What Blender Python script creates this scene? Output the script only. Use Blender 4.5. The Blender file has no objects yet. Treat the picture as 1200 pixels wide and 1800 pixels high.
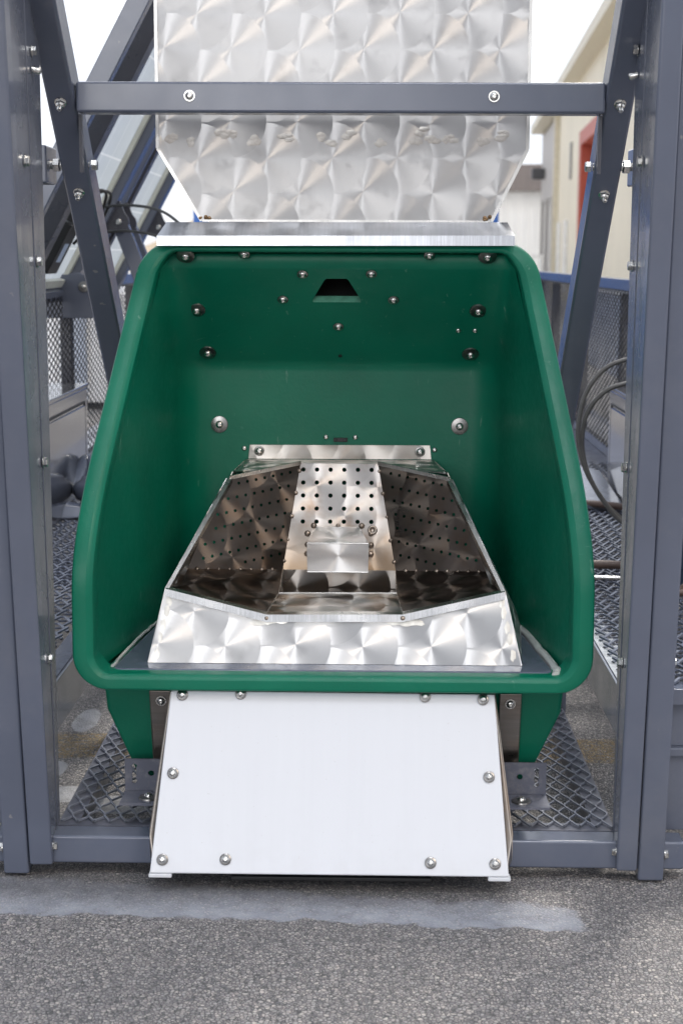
import bpy, bmesh, math, random
from mathutils import Vector, Matrix
from math import radians as RAD, sin, cos, pi, tan, atan2
random.seed(7)
S = bpy.context.scene
COL = S.collection

# ------------------------------------------------------------------ camera, world, sun, exposure
cam_d = bpy.data.cameras.new('camera')
cam = bpy.data.objects.new('camera', cam_d)
COL.objects.link(cam)
S.camera = cam
cam_d.sensor_fit = 'VERTICAL'
cam_d.sensor_height = 36
cam_d.lens = 54
cam_d.clip_start = 0.05
cam_d.clip_end = 2000
_y, _p, _r = RAD(1.0), RAD(9.46), RAD(0.25)
_f = Vector((-sin(_y)*cos(_p), cos(_y)*cos(_p), -sin(_p)))
_rt = Vector((cos(_y), sin(_y), 0))
_up = _rt.cross(_f)
_R = _rt*cos(_r) + _up*sin(_r)
_U = _up*cos(_r) - _rt*sin(_r)
cam.matrix_world = Matrix(((_R.x, _U.x, -_f.x, .053), (_R.y, _U.y, -_f.y, -2.5), (_R.z, _U.z, -_f.z, 1.06), (0, 0, 0, 1)))
cam_d.dof.use_dof = True
cam_d.dof.focus_distance = 2.82
cam_d.dof.aperture_fstop = 6.5

SUN_AZ, SUN_EL = RAD(24), RAD(54)            # azimuth from +Y towards +X; beyond the machine, veiled by cloud
sd = Vector((sin(SUN_AZ)*cos(SUN_EL), cos(SUN_AZ)*cos(SUN_EL), sin(SUN_EL)))
W = bpy.data.worlds.new('World'); S.world = W; W.use_nodes = True
wt = W.node_tree
for n in list(wt.nodes): wt.nodes.remove(n)
wo = wt.nodes.new('ShaderNodeOutputWorld'); bg = wt.nodes.new('ShaderNodeBackground')
sky = wt.nodes.new('ShaderNodeTexSky'); sky.sky_type = 'NISHITA'; sky.sun_disc = False
sky.sun_elevation = SUN_EL; sky.sun_rotation = SUN_AZ; sky.dust_density = 2.0
tc = wt.nodes.new('ShaderNodeTexCoord'); mp = wt.nodes.new('ShaderNodeMapping'); mp.inputs['Scale'].default_value = (1.5, 1.5, 3.2)
nz = wt.nodes.new('ShaderNodeTexNoise'); nz.inputs['Scale'].default_value = 1.5; nz.inputs['Detail'].default_value = 7
rp = wt.nodes.new('ShaderNodeValToRGB'); rp.color_ramp.elements[0].position = .22; rp.color_ramp.elements[1].position = .44
cl = wt.nodes.new('ShaderNodeMix'); cl.data_type = 'RGBA'
br = wt.nodes.new('ShaderNodeMix'); br.data_type = 'RGBA'      # grey and bright parts of the cloud sheet
br.inputs['A'].default_value = (6.0, 6.5, 7.6, 1); br.inputs['B'].default_value = (11.5, 11.8, 12.4, 1)
r2 = wt.nodes.new('ShaderNodeValToRGB'); r2.color_ramp.elements[0].position = .44; r2.color_ramp.elements[1].position = .68
n2 = wt.nodes.new('ShaderNodeTexNoise'); n2.inputs['Scale'].default_value = 1.1; n2.inputs['Detail'].default_value = 6
wt.links.new(mp.outputs[0], n2.inputs['Vector']); wt.links.new(n2.outputs['Fac'], r2.inputs[0]); wt.links.new(r2.outputs[0], br.inputs['Factor'])
# the cloud is brighter on the sun's side and towards the zenith, greyer behind the viewer
sx_ = wt.nodes.new('ShaderNodeSeparateXYZ'); wt.links.new(tc.outputs['Generated'], sx_.inputs[0])
ry_ = wt.nodes.new('ShaderNodeMapRange'); ry_.inputs['From Min'].default_value = -1; ry_.inputs['From Max'].default_value = 1
ry_.inputs['To Min'].default_value = .50; ry_.inputs['To Max'].default_value = .98; wt.links.new(sx_.outputs[1], ry_.inputs['Value'])
dm_ = wt.nodes.new('ShaderNodeVectorMath'); dm_.operation = 'SCALE'
wt.links.new(br.outputs['Result'], dm_.inputs[0]); wt.links.new(ry_.outputs[0], dm_.inputs['Scale'])
# bright sky patches added unseen behind the viewer, for highlights in the swirled steel
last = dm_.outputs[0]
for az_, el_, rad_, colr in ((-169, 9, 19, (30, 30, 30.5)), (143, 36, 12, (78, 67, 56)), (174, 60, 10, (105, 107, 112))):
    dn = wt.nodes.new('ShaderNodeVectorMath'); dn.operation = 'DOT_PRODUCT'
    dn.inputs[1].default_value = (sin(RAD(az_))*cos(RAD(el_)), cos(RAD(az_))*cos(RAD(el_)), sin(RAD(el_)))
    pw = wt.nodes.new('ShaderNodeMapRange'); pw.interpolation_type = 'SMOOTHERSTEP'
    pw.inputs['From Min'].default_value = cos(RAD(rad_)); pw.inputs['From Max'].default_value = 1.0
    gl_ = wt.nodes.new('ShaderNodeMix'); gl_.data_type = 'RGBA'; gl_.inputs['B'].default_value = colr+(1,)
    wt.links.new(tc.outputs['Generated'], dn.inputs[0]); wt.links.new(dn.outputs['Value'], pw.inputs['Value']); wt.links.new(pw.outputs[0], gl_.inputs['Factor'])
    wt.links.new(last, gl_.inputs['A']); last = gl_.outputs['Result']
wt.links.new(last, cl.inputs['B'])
wt.links.new(tc.outputs['Generated'], mp.inputs['Vector']); wt.links.new(mp.outputs[0], nz.inputs['Vector'])
wt.links.new(nz.outputs['Fac'], rp.inputs[0]); wt.links.new(rp.outputs[0], cl.inputs['Factor'])
wt.links.new(sky.outputs[0], cl.inputs['A']); wt.links.new(cl.outputs['Result'], bg.inputs['Color'])
bg.inputs['Strength'].default_value = .1
wt.links.new(bg.outputs[0], wo.inputs['Surface'])
sun_d = bpy.data.lights.new('sun', 'SUN'); sun_d.energy = 1.9; sun_d.angle = RAD(14); sun_d.color = (1, .95, .87)
sun = bpy.data.objects.new('sun', sun_d); COL.objects.link(sun)
sun.rotation_euler = sd.to_track_quat('Z', 'Y').to_euler()
sun.location = sd*30
S.view_settings.view_transform = 'Standard'
S.view_settings.look = 'None'
S.view_settings.exposure = 0.68
S.view_settings.gamma = 1

# ------------------------------------------------------------------ node helpers
class NT:
    def __init__(s, name):
        s.m = bpy.data.materials.new(name); s.m.use_nodes = True; s.t = s.m.node_tree
        for n in list(s.t.nodes): s.t.nodes.remove(n)
        s.out = s.n('ShaderNodeOutputMaterial')
    def n(s, typ, **k):
        x = s.t.nodes.new(typ)
        for a, b in k.items(): setattr(x, a, b)
        return x
    def set(s, inp, v):
        if isinstance(v, bpy.types.NodeSocket): s.t.links.new(v, inp)
        elif v is not None: inp.default_value = v
    def M(s, op, a, b=None, c=None):
        x = s.n('ShaderNodeMath', operation=op)
        for i, v in enumerate((a, b, c)):
            if v is not None: s.set(x.inputs[i], v)
        return x.outputs[0]
    def V(s, op, a, b=None, scale=None):
        x = s.n('ShaderNodeVectorMath', operation=op); s.set(x.inputs[0], a)
        if b is not None: s.set(x.inputs[1], b)
        if scale is not None: s.set(x.inputs['Scale'], scale)
        return x.outputs[0]
    def mix(s, f, a, b, blend='MIX'):
        x = s.n('ShaderNodeMix', data_type='RGBA', blend_type=blend)
        s.set(x.inputs['Factor'], f); s.set(x.inputs['A'], a); s.set(x.inputs['B'], b)
        return x.outputs['Result']
    def noise(s, scale, detail=4, vec=None, rough=.5, dist=0):
        x = s.n('ShaderNodeTexNoise'); x.inputs['Scale'].default_value = scale; x.inputs['Detail'].default_value = detail
        x.inputs['Roughness'].default_value = rough; x.inputs['Distortion'].default_value = dist
        if vec is not None: s.set(x.inputs['Vector'], vec)
        return x.outputs['Fac']
    def step(s, v, lo, hi, a=0., b=1.):
        x = s.n('ShaderNodeMapRange'); s.set(x.inputs['Value'], v)
        x.inputs['From Min'].default_value = lo; x.inputs['From Max'].default_value = hi
        x.inputs['To Min'].default_value = a; x.inputs['To Max'].default_value = b
        return x.outputs[0]
    def obj(s): return s.n('ShaderNodeTexCoord').outputs['Object']
    def world(s): return s.n('ShaderNodeNewGeometry').outputs['Position']
    def bump(s, h, strength, dist, normal=None):
        x = s.n('ShaderNodeBump'); x.inputs['Strength'].default_value = strength; x.inputs['Distance'].default_value = dist
        s.set(x.inputs['Height'], h)
        if normal is not None: s.set(x.inputs['Normal'], normal)
        return x.outputs[0]
    def pbr(s, **k):
        x = s.n('ShaderNodeBsdfPrincipled')
        for a, b in k.items(): s.set(x.inputs[a.replace('_', ' ')], b)
        s.t.links.new(x.outputs[0], s.out.inputs['Surface'])
        return x

def rgb(r, g, b): return (r, g, b, 1)

def paint(name, col, rough=.25, var=.12, peel=.06, coat=0., dust=.0):
    m = NT(name); P = m.world()
    a = m.noise(7, 5, P); b = m.noise(55, 4, P, .65)
    c = m.mix(m.step(a, .3, .7), rgb(*[x*(1-var) for x in col]), rgb(*[x*(1+var) for x in col]))
    chip = m.noise(31, 3, P, .45)
    c = m.mix(m.step(chip, .745, .765, 0, .55), c, rgb(.30, .29, .28))
    c = m.mix(m.step(m.noise(3.1, 6, P, .7), .5, .8, 0, .13), c, rgb(.34, .33, .32))
    if dust: c = m.mix(m.step(b, .5, .85, 0, dust), c, rgb(.38, .36, .34))
    r = m.step(m.noise(18, 5, P), .3, .75, rough*.8, rough*1.35)
    m.pbr(Base_Color=c, Roughness=r, Normal=m.bump(m.noise(230, 2, P), peel, .002), Coat_Weight=coat, Coat_Roughness=.08)
    return m.m

def perlage(name, a=.056, b=.114, R=.058, base=(.62, .61, .60), rough=.37, aniso=.97, stain=0., off=(0, 0), shade=0., seam=0., stainc=(.30, .17, .085)):
    """engine-turned stainless: overlapping brushed discs, each brushed round its own centre"""
    m = NT(name)
    uv = m.n('ShaderNodeUVMap', uv_map='UVMap').outputs[0]
    sp = m.n('ShaderNodeSeparateXYZ'); m.set(sp.inputs[0], uv)
    wob = m.noise(9, 2, uv)
    x = m.M('ADD', sp.outputs[0], off[0]); y = m.M('ADD', m.M('ADD', sp.outputs[1], off[1]), m.M('MULTIPLY', m.M('SUBTRACT', wob, .5), .004))
    i0 = m.M('CEIL', m.M('DIVIDE', m.M('SUBTRACT', x, R), a))
    cand = []
    for k in range(3):
        i = m.M('ADD', i0, float(k)) if k else i0
        cx = m.M('MULTIPLY', i, a)
        o = m.M('MULTIPLY', m.M('FLOORED_MODULO', i, 2.), .5*b)
        cy = m.M('ADD', m.M('MULTIPLY', m.M('ROUND', m.M('DIVIDE', m.M('SUBTRACT', y, o), b)), b), o)
        jn = m.n('ShaderNodeTexWhiteNoise', noise_dimensions='1D'); m.set(jn.inputs['W'], m.M('ADD', m.M('MULTIPLY', cx, 17.3), m.M('MULTIPLY', cy, 5.1)))
        jc = m.n('ShaderNodeSeparateColor'); m.set(jc.inputs[0], jn.outputs['Color'])
        dx = m.M('SUBTRACT', x, m.M('ADD', cx, m.M('MULTIPLY', m.M('SUBTRACT', jc.outputs[0], .5), .007)))
        dy = m.M('SUBTRACT', y, m.M('ADD', cy, m.M('MULTIPLY', m.M('SUBTRACT', jc.outputs[1], .5), .008)))
        d = m.M('SQRT', m.M('ADD', m.M('MULTIPLY', dx, dx), m.M('MULTIPLY', dy, dy)))
        cand.append((dx, dy, m.M('LESS_THAN', d, R), m.M('ADD', m.M('MULTIPLY', cx, 13.7), m.M('MULTIPLY', cy, 7.9)), d))
    def sel(j):
        v = cand[2][j]
        for k in (1, 0):
            v = m.M('ADD', m.M('MULTIPLY', cand[k][2], cand[k][j]), m.M('MULTIPLY', m.M('SUBTRACT', 1., cand[k][2]), v))
        return v
    dx, dy, cid, d = sel(0), sel(1), sel(3), sel(4)
    wn = m.n('ShaderNodeTexWhiteNoise', noise_dimensions='1D'); m.set(wn.inputs['W'], cid); rnd = wn.outputs['Value']
    Tu = m.n('ShaderNodeTangent', direction_type='UV_MAP', uv_map='UVMap').outputs[0]
    Nn = m.n('ShaderNodeNewGeometry').outputs['Normal']
    Tv = m.V('CROSS_PRODUCT', Nn, Tu)
    T = m.V('NORMALIZE', m.V('ADD', m.V('SCALE', Tu, scale=dx), m.V('SCALE', Tv, scale=dy)))
    g = m.noise(2300, 2, None); ring = m.n('ShaderNodeTexNoise', noise_dimensions='1D'); m.set(ring.inputs['W'], m.M('ADD', m.M('MULTIPLY', d, 900.), m.M('MULTIPLY', rnd, 91.)))
    ring.inputs['Scale'].default_value = 1; ring.inputs['Detail'].default_value = 2
    rr = m.M('ADD', m.M('MULTIPLY', ring.outputs['Fac'], .04), m.M('ADD', m.M('MULTIPLY', rnd, .07), rough-.05))
    v = m.step(rnd, 0, 1, .84, 1.0)
    c = m.mix(1., rgb(*base), v, 'MULTIPLY')
    c = m.mix(m.step(ring.outputs['Fac'], .3, .7, 0, .10), c, rgb(*[q*.72 for q in base]))
    if shade: c = m.mix(shade*.6, c, rgb(.078, .065, .056))
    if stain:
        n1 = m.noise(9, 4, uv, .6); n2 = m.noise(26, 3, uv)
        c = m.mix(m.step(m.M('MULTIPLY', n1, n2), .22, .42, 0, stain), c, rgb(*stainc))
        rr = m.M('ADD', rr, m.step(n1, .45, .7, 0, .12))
    sm = m.noise(14, 4, uv, .6)
    rr = m.M('ADD', rr, m.step(sm, .55, .8, 0, .14))
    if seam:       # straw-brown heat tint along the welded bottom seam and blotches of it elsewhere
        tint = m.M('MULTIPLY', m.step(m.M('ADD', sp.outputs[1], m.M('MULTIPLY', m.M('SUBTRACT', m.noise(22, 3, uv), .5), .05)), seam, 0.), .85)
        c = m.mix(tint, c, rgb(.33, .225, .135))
    # stray hairline scratches running across the discs
    scr = None
    for ang, k in ((.5, 1.), (-.9, 1.7), (1.35, .6)):
        mq = m.n('ShaderNodeMapping'); mq.inputs['Rotation'].default_value = (0, 0, ang); mq.inputs['Scale'].default_value = (9*k, 520, 1); m.set(mq.inputs[0], uv)
        q = m.step(m.noise(1, 2, mq.outputs[0]), .74, .80); scr = q if scr is None else m.M('MAXIMUM', scr, q)
    c = m.mix(m.M('MULTIPLY', scr, .5), c, rgb(*[min(1, q*1.25) for q in base]))
    rr = m.M('ADD', rr, m.M('MULTIPLY', scr, .12))
    grime = m.noise(3.2, 6, uv, .7)
    c = m.mix(m.step(grime, .5, .75, 0, .22), c, rgb(*[q*.55 for q in base]))
    nrm = m.bump(m.noise(5, 2, uv), .35, .008)
    m.pbr(Base_Color=c, Metallic=1., Roughness=rr, Anisotropic=aniso, Tangent=T, Normal=nrm)
    return m.m

def brushed(name, base=(.6, .59, .57), rough=.28, stain=0., streak=(160, 4, 4)):
    m = NT(name); P = m.world()
    mpn = m.n('ShaderNodeMapping'); mpn.inputs['Scale'].default_value = streak; m.set(mpn.inputs[0], P)
    a = m.noise(3, 4, mpn.outputs[0]); c = m.mix(m.step(a, .3, .7), rgb(*[x*.82 for x in base]), rgb(*base))
    if stain: c = m.mix(m.step(m.noise(16, 4, P), .48, .72, 0, stain), c, rgb(.33, .2, .11))
    m.pbr(Base_Color=c, Metallic=1., Roughness=m.step(m.noise(21, 4, P), .3, .8, rough*.75, rough*1.5), Normal=m.bump(a, .08, .001))
    return m.m

def plastic(name, col, rough=.38, scuff=.30, spec=.5):
    m = NT(name); P = m.world()
    c = m.mix(m.step(m.noise(6, 4, P), .3, .7), rgb(*[x*.88 for x in col]), rgb(*[x*1.1 for x in col]))
    fine = m.noise(60, 6, P, .7)
    mpn = m.n('ShaderNodeMapping'); mpn.inputs['Scale'].default_value = (40, 40, 9); m.set(mpn.inputs[0], P)
    sc = m.noise(1.7, 5, mpn.outputs[0], .6)
    c = m.mix(m.step(sc, .665, .74, 0, scuff), c, rgb(.35, .50, .42))
    for ang, k in ((.6, 1.), (2.1, 1.5)):
        mq = m.n('ShaderNodeMapping'); mq.inputs['Rotation'].default_value = (ang, .4, ang); mq.inputs['Scale'].default_value = (14*k, 260, 14*k); m.set(mq.inputs[0], P)
        c = m.mix(m.step(m.noise(1, 2, mq.outputs[0]), .76, .83, 0, .32), c, rgb(.22, .42, .34))
    dustn = m.noise(4.5, 6, P, .65)
    c = m.mix(m.step(dustn, .48, .8, 0, .07), c, rgb(.20, .27, .22))
    c = m.mix(m.step(fine, .66, .8, 0, scuff*.35), c, rgb(.25, .42, .34))
    m.pbr(Base_Color=c, Roughness=m.step(fine, .3, .7, rough*.85, rough*1.2), Normal=m.bump(m.noise(140, 3, P), .12, .003), Specular_IOR_Level=spec)
    return m.m

def plain(name, col, rough=.6, metal=0., var=.1, scale=12, bump=0.):
    m = NT(name); P = m.world()
    c = m.mix(m.step(m.noise(scale, 5, P), .3, .7), rgb(*[x*(1-var) for x in col]), rgb(*[x*(1+var) for x in col]))
    k = dict(Base_Color=c, Roughness=rough, Metallic=metal)
    if bump: k['Normal'] = m.bump(m.noise(scale*14, 3, P), bump, .004)
    m.pbr(**k)
    return m.m

def ribbed(name, col, axis, pitch, depth=.6, rough=.5, var=.06):
    m = NT(name); P = m.world()
    sp = m.n('ShaderNodeSeparateXYZ'); m.set(sp.inputs[0], P)
    w = m.M('FRACT', m.M('DIVIDE', sp.outputs[axis], pitch))
    h = m.M('MINIMUM', m.step(w, .0, .15), m.step(w, .55, .4))
    c = m.mix(m.step(m.noise(.8, 4, P), .3, .7), rgb(*[x*(1-var) for x in col]), rgb(*[x*(1+var) for x in col]))
    m.pbr(Base_Color=c, Roughness=rough, Normal=m.bump(h, depth, .05))
    return m.m

# ------------------------------------------------------------------ materials
SLATE = paint('slate_powder_coat', (.108, .123, .168), .20, .06, .03, coat=.25)
SLATE_GLOSS = paint('glossy_slate_paint', (.115, .127, .165), .24, .08, .04, coat=.22)
SLATE_DARK = paint('dark_slate_paint', (.060, .062, .078), .30, .1, .06)
SLATE_DUST = paint('dusty_slate_paint', (.10, .107, .14), .34, .1, .08, dust=.35)
GREEN = plastic('green_moulded_plastic', (.0015, .145, .084), spec=.3)
GREEN_IN = GREEN
PERL_BIN = perlage('engine_turned_steel_bin', a=.062, b=.130, R=.0665, rough=.40, off=(.02, .013))
PERL_FRONT = perlage('engine_turned_steel_trough', a=.060, b=.122, R=.062, rough=.36, off=(.012, .03))
PERL_SHADED = perlage('engine_turned_steel_shaded', a=.060, b=.122, R=.062, rough=.30, stain=.65, off=(.02, .0), shade=1., base=(.15, .125, .107), stainc=(.115, .075, .05))  # same stained steel, with the hood's dark reflection put into its colour
PERL_FLOOR = perlage('engine_turned_steel_floor', a=.060, b=.122, R=.062, rough=.28, stain=.4, off=(.03, .01), base=(.50, .465, .43))
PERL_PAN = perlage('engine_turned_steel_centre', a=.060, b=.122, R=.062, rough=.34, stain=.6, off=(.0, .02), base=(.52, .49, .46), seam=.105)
STEEL = brushed('brushed_steel')
STEEL_STAIN = brushed('heat_stained_steel', (.42, .38, .34), .33, .5)
RAW = brushed('raw_steel_plate', (.30, .275, .25), .35, .25, (4, 4, 90))
WELD = plain('weld_metal', (.28, .23, .19), .35, .9, .4, 150)
ZINC = brushed('zinc_bolt_steel', (.72, .71, .68), .22, 0, (60, 60, 60))
WASHER = brushed('dark_washer_steel', (.32, .31, .30), .30, 0, (60, 60, 60))
def board_mat():
    m = NT('white_plastic_sheet'); P = m.world(); sp = m.n('ShaderNodeSeparateXYZ'); m.set(sp.inputs[0], P)
    mq = m.n('ShaderNodeMapping'); mq.inputs['Scale'].default_value = (70, 3, 3); m.set(mq.inputs[0], P)
    st = m.noise(1, 4, mq.outputs[0], .6)
    c = m.mix(m.step(st, .35, .7), rgb(.69, .708, .745), rgb(.68, .698, .735))
    g = m.M('MULTIPLY', m.step(sp.outputs[2], .13, .03), m.step(m.noise(16, 5, P, .65), .42, .75, 0, .14))
    c = m.mix(g, c, rgb(.42, .40, .37))
    c = m.mix(m.step(m.noise(210, 2, P), .72, .76, 0, .22), c, rgb(.40, .38, .36))
    c = m.mix(m.step(m.noise(6, 6, P, .7), .55, .8, 0, .10), c, rgb(.50, .49, .47))
    m.pbr(Base_Color=c, Roughness=m.step(st, .3, .7, .36, .5), Normal=m.bump(m.noise(2.2, 2, P), .25, .02))
    return m.m
WHITE_HDPE = board_mat()
CAULK = plain('white_sealant', (.42, .44, .42), .6, 0, .12, 40, .2)
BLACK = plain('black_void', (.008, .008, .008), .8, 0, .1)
RUBBER = plain('black_rubber', (.016, .016, .017), .45, 0, .1)
HOSE = plain('grey_hose_rubber', (.13, .125, .12), .35, 0, .1, 30)
BROWN = plain('brown_corrugated_plastic', (.115, .075, .062), .45, 0, .12, 30)
CREAM = ribbed('cream_metal_cladding', (.74, .67, .52), 1, .3)
CREAM_TRIM = plain('cream_trim', (.62, .57, .45), .5)
GREY_CLAD = ribbed('grey_metal_cladding', (.40, .38, .36), 0, .3)
WHITE_CLAD = ribbed('white_metal_cladding', (.74, .74, .72), 0, .4)
BROWN_ROOF = ribbed('brown_grey_roof_cladding', (.19, .165, .155), 0, .4)
MESHPAINT = paint('black_grey_mesh_paint', (.012, .013, .018), .6, .1, .06)
BOXPAINT = paint('dark_gloss_box_paint', (.055, .057, .068), .12, .08, .04, coat=.8)
RED = plain('red_painted_steel', (.42, .072, .040), .5, 0, .08)
DOORW = ribbed('pale_roller_door', (.60, .57, .50), 2, .12)
DARKGLASS = plain('dark_window', (.07, .06, .06), .15)
BLUE = ribbed('blue_container_steel', (.030, .125, .42), 0, .28)
WHITE_BOX = ribbed('white_ribbed_steel', (.86, .87, .89), 0, .22, .7)
PALE_BOX = ribbed('pale_grey_ribbed_steel', (.46, .50, .58), 1, .26, .9)
WHITE_PAINT = plain('white_paint', (.78, .78, .77), .45)
NAVY = plain('navy_painted_steel', (.018, .032, .060), .3)
TAN = plain('dry_grass_hill', (.42, .34, .24), .9, 0, .2, .05)
LABEL = plain('blue_white_sticker', (.45, .55, .72), .5)

def solar_mat():
    m = NT('translucent_solar_backsheet')
    uv = m.n('ShaderNodeUVMap', uv_map='UVMap').outputs[0]
    sp = m.n('ShaderNodeSeparateXYZ'); m.set(sp.inputs[0], uv)
    def line(v, pitch, w):
        f = m.M('FRACT', m.M('DIVIDE', v, pitch)); return m.M('GREATER_THAN', f, 1-w/pitch)
    ln = m.M('MAXIMUM', line(sp.outputs[0], .157, .006), line(sp.outputs[1], .157, .006))
    ln2 = line(sp.outputs[0], .0523, .0016)
    c = m.mix(ln, rgb(.62, .66, .68), rgb(.84, .86, .86)); c = m.mix(m.M('MULTIPLY', ln2, .3), c, rgb(.5, .53, .55))
    p = m.pbr(Base_Color=c, Roughness=.2)
    tr = m.n('ShaderNodeBsdfTranslucent'); m.set(tr.inputs[0], c)
    mx = m.n('ShaderNodeMixShader'); mx.inputs[0].default_value = .6
    m.t.links.new(p.outputs[0], mx.inputs[1]); m.t.links.new(tr.outputs[0], mx.inputs[2]); m.t.links.new(mx.outputs[0], m.out.inputs['Surface'])
    return m.m
SOLAR = solar_mat()

def asphalt():
    m = NT('asphalt_with_sealer_and_paint'); P = m.world()
    sp = m.n('ShaderNodeSeparateXYZ'); m.set(sp.inputs[0], P)
    X, Y = sp.outputs[0], sp.outputs[1]
    v1 = m.n('ShaderNodeTexVoronoi', feature='F1'); m.set(v1.inputs['Vector'], P); v1.inputs['Scale'].default_value = 168; v1.inputs['Randomness'].default_value = 1
    v2 = m.n('ShaderNodeTexVoronoi', feature='F1'); m.set(v2.inputs['Vector'], P); v2.inputs['Scale'].default_value = 310
    hs = m.n('ShaderNodeSeparateColor'); m.set(hs.inputs[0], v1.outputs['Color'])
    stone = m.n('ShaderNodeValToRGB')
    e = stone.color_ramp.elements
    e[0].position = 0; e[0].color = rgb(.15, .15, .16); e[1].position = 1; e[1].color = rgb(.68, .63, .585)
    for p_, c_ in ((.25, (.30, .29, .292)), (.5, (.385, .36, .345)), (.7, (.44, .425, .42)), (.9, (.55, .50, .465))):
        q = e.new(p_); q.color = rgb(*c_)
    m.set(stone.inputs[0], hs.outputs[0])
    ve = m.n('ShaderNodeTexVoronoi', feature='DISTANCE_TO_EDGE'); m.set(ve.inputs['Vector'], P); ve.inputs['Scale'].default_value = 168
    edge_d = ve.outputs['Distance']; gap = m.step(m.M('ADD', edge_d, m.M('MULTIPLY', m.M('SUBTRACT', m.noise(60, 3, P), .5), .10)), .15, .05)
    c = m.mix(gap, stone.outputs[0], rgb(.075, .075, .08))
    hs2 = m.n('ShaderNodeSeparateColor'); m.set(hs2.inputs[0], v2.outputs['Color'])
    c = m.mix(m.step(hs2.outputs[1], .55, .95, 0, .4), c, rgb(.34, .315, .30))
    big = m.noise(2.3, 5, P, .6)
    c = m.mix(m.step(big, .35, .7, 0, .38), c, rgb(.15, .145, .145))
    # grey sealer smear along the front of the frame: a strip with a wavering front edge, thinner at the right
    n1 = m.noise(7, 5, P, .6); n2 = m.noise(28, 4, P)
    edge = m.M('ADD', m.M('MULTIPLY', m.M('SUBTRACT', n1, .5), .085), m.M('MULTIPLY', m.M('SUBTRACT', n2, .5), .022))
    yf = m.M('ADD', Y, edge)
    line = m.M('ADD', m.M('MULTIPLY', X, -.045), -.168)
    a = m.step(m.M('SUBTRACT', yf, line), -.003, .005)
    rgt = m.step(m.M('ADD', X, m.M('MULTIPLY', edge, .8)), .412, .402)
    bck = m.step(m.M('ADD', yf, m.M('MULTIPLY', X, .10)), -.045, -.064)
    lft = m.step(X, -1.6, -1.2)
    sm = m.M('MULTIPLY', m.M('MULTIPLY', a, rgt), m.M('MULTIPLY', bck, lft))
    thick = m.step(m.M('SUBTRACT', yf, line), .0, .10, .92, .55)
    smn = m.M('MULTIPLY', sm, m.M('MULTIPLY', thick, m.step(m.noise(46, 4, P, .6), .25, .55, .5, 1)))
    sealc = m.mix(m.step(m.noise(18, 4, P), .3, .7), rgb(.25, .268, .315), rgb(.37, .388, .435))
    c = m.mix(smn, c, sealc)
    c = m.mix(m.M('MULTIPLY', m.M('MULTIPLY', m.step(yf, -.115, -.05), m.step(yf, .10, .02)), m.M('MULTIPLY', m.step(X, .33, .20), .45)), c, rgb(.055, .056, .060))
    # blobs behind paled by reflective glare put into the colour, worn yellow line across
    def blob(bx, by, rx, ry):
        dx = m.M('DIVIDE', m.M('SUBTRACT', X, bx), rx); dy = m.M('DIVIDE', m.M('SUBTRACT', Y, by), ry)
        d = m.M('ADD', m.M('MULTIPLY', dx, dx), m.M('MULTIPLY', dy, dy))
        return m.step(m.M('ADD', d, m.M('MULTIPLY', m.M('SUBTRACT', n1, .5), 1.6)), 1.15, .9)
    bl = blob(-.592, .91, .030, .085)
    for q in ((-.60, .56, .028, .06), (-.54, .42, .06, .045), (-.36, .62, .05, .09), (-.42, .36, .08, .05), (.30, .5, .03, .04)):
        bl = m.M('MAXIMUM', bl, blob(*q))
    c = m.mix(m.M('MULTIPLY', bl, m.step(n2, .3, .55, .35, .9)), c, rgb(.50, .50, .52))
    yl = m.M('MULTIPLY', m.step(m.M('ADD', Y, m.M('MULTIPLY', edge, .5)), .635, .65), m.step(m.M('ADD', Y, m.M('MULTIPLY', edge, .5)), .815, .80))
    c = m.mix(m.M('MULTIPLY', m.M('MULTIPLY', yl, m.step(gap, .9, .3)), m.step(m.noise(85, 3, P), .35, .55, 0, .8)), c, rgb(.38, .25, .07))
    far = m.step(Y, 7, 12)
    c = m.mix(far, c, m.mix(m.step(m.noise(.6, 5, P), .3, .7), rgb(.44, .42, .40), rgb(.55, .53, .50)))
    h = m.M('MULTIPLY', m.M('MINIMUM', edge_d, .3), 3.)
    nrm = m.bump(m.M('MULTIPLY', h, m.M('SUBTRACT', 1., m.M('MULTIPLY', smn, .7))), .75, .004)
    m.pbr(Base_Color=c, Roughness=m.M('SUBTRACT', .82, m.M('MULTIPLY', sm, .22)), Normal=nrm)
    return m.m
ASPHALT = asphalt()

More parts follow.
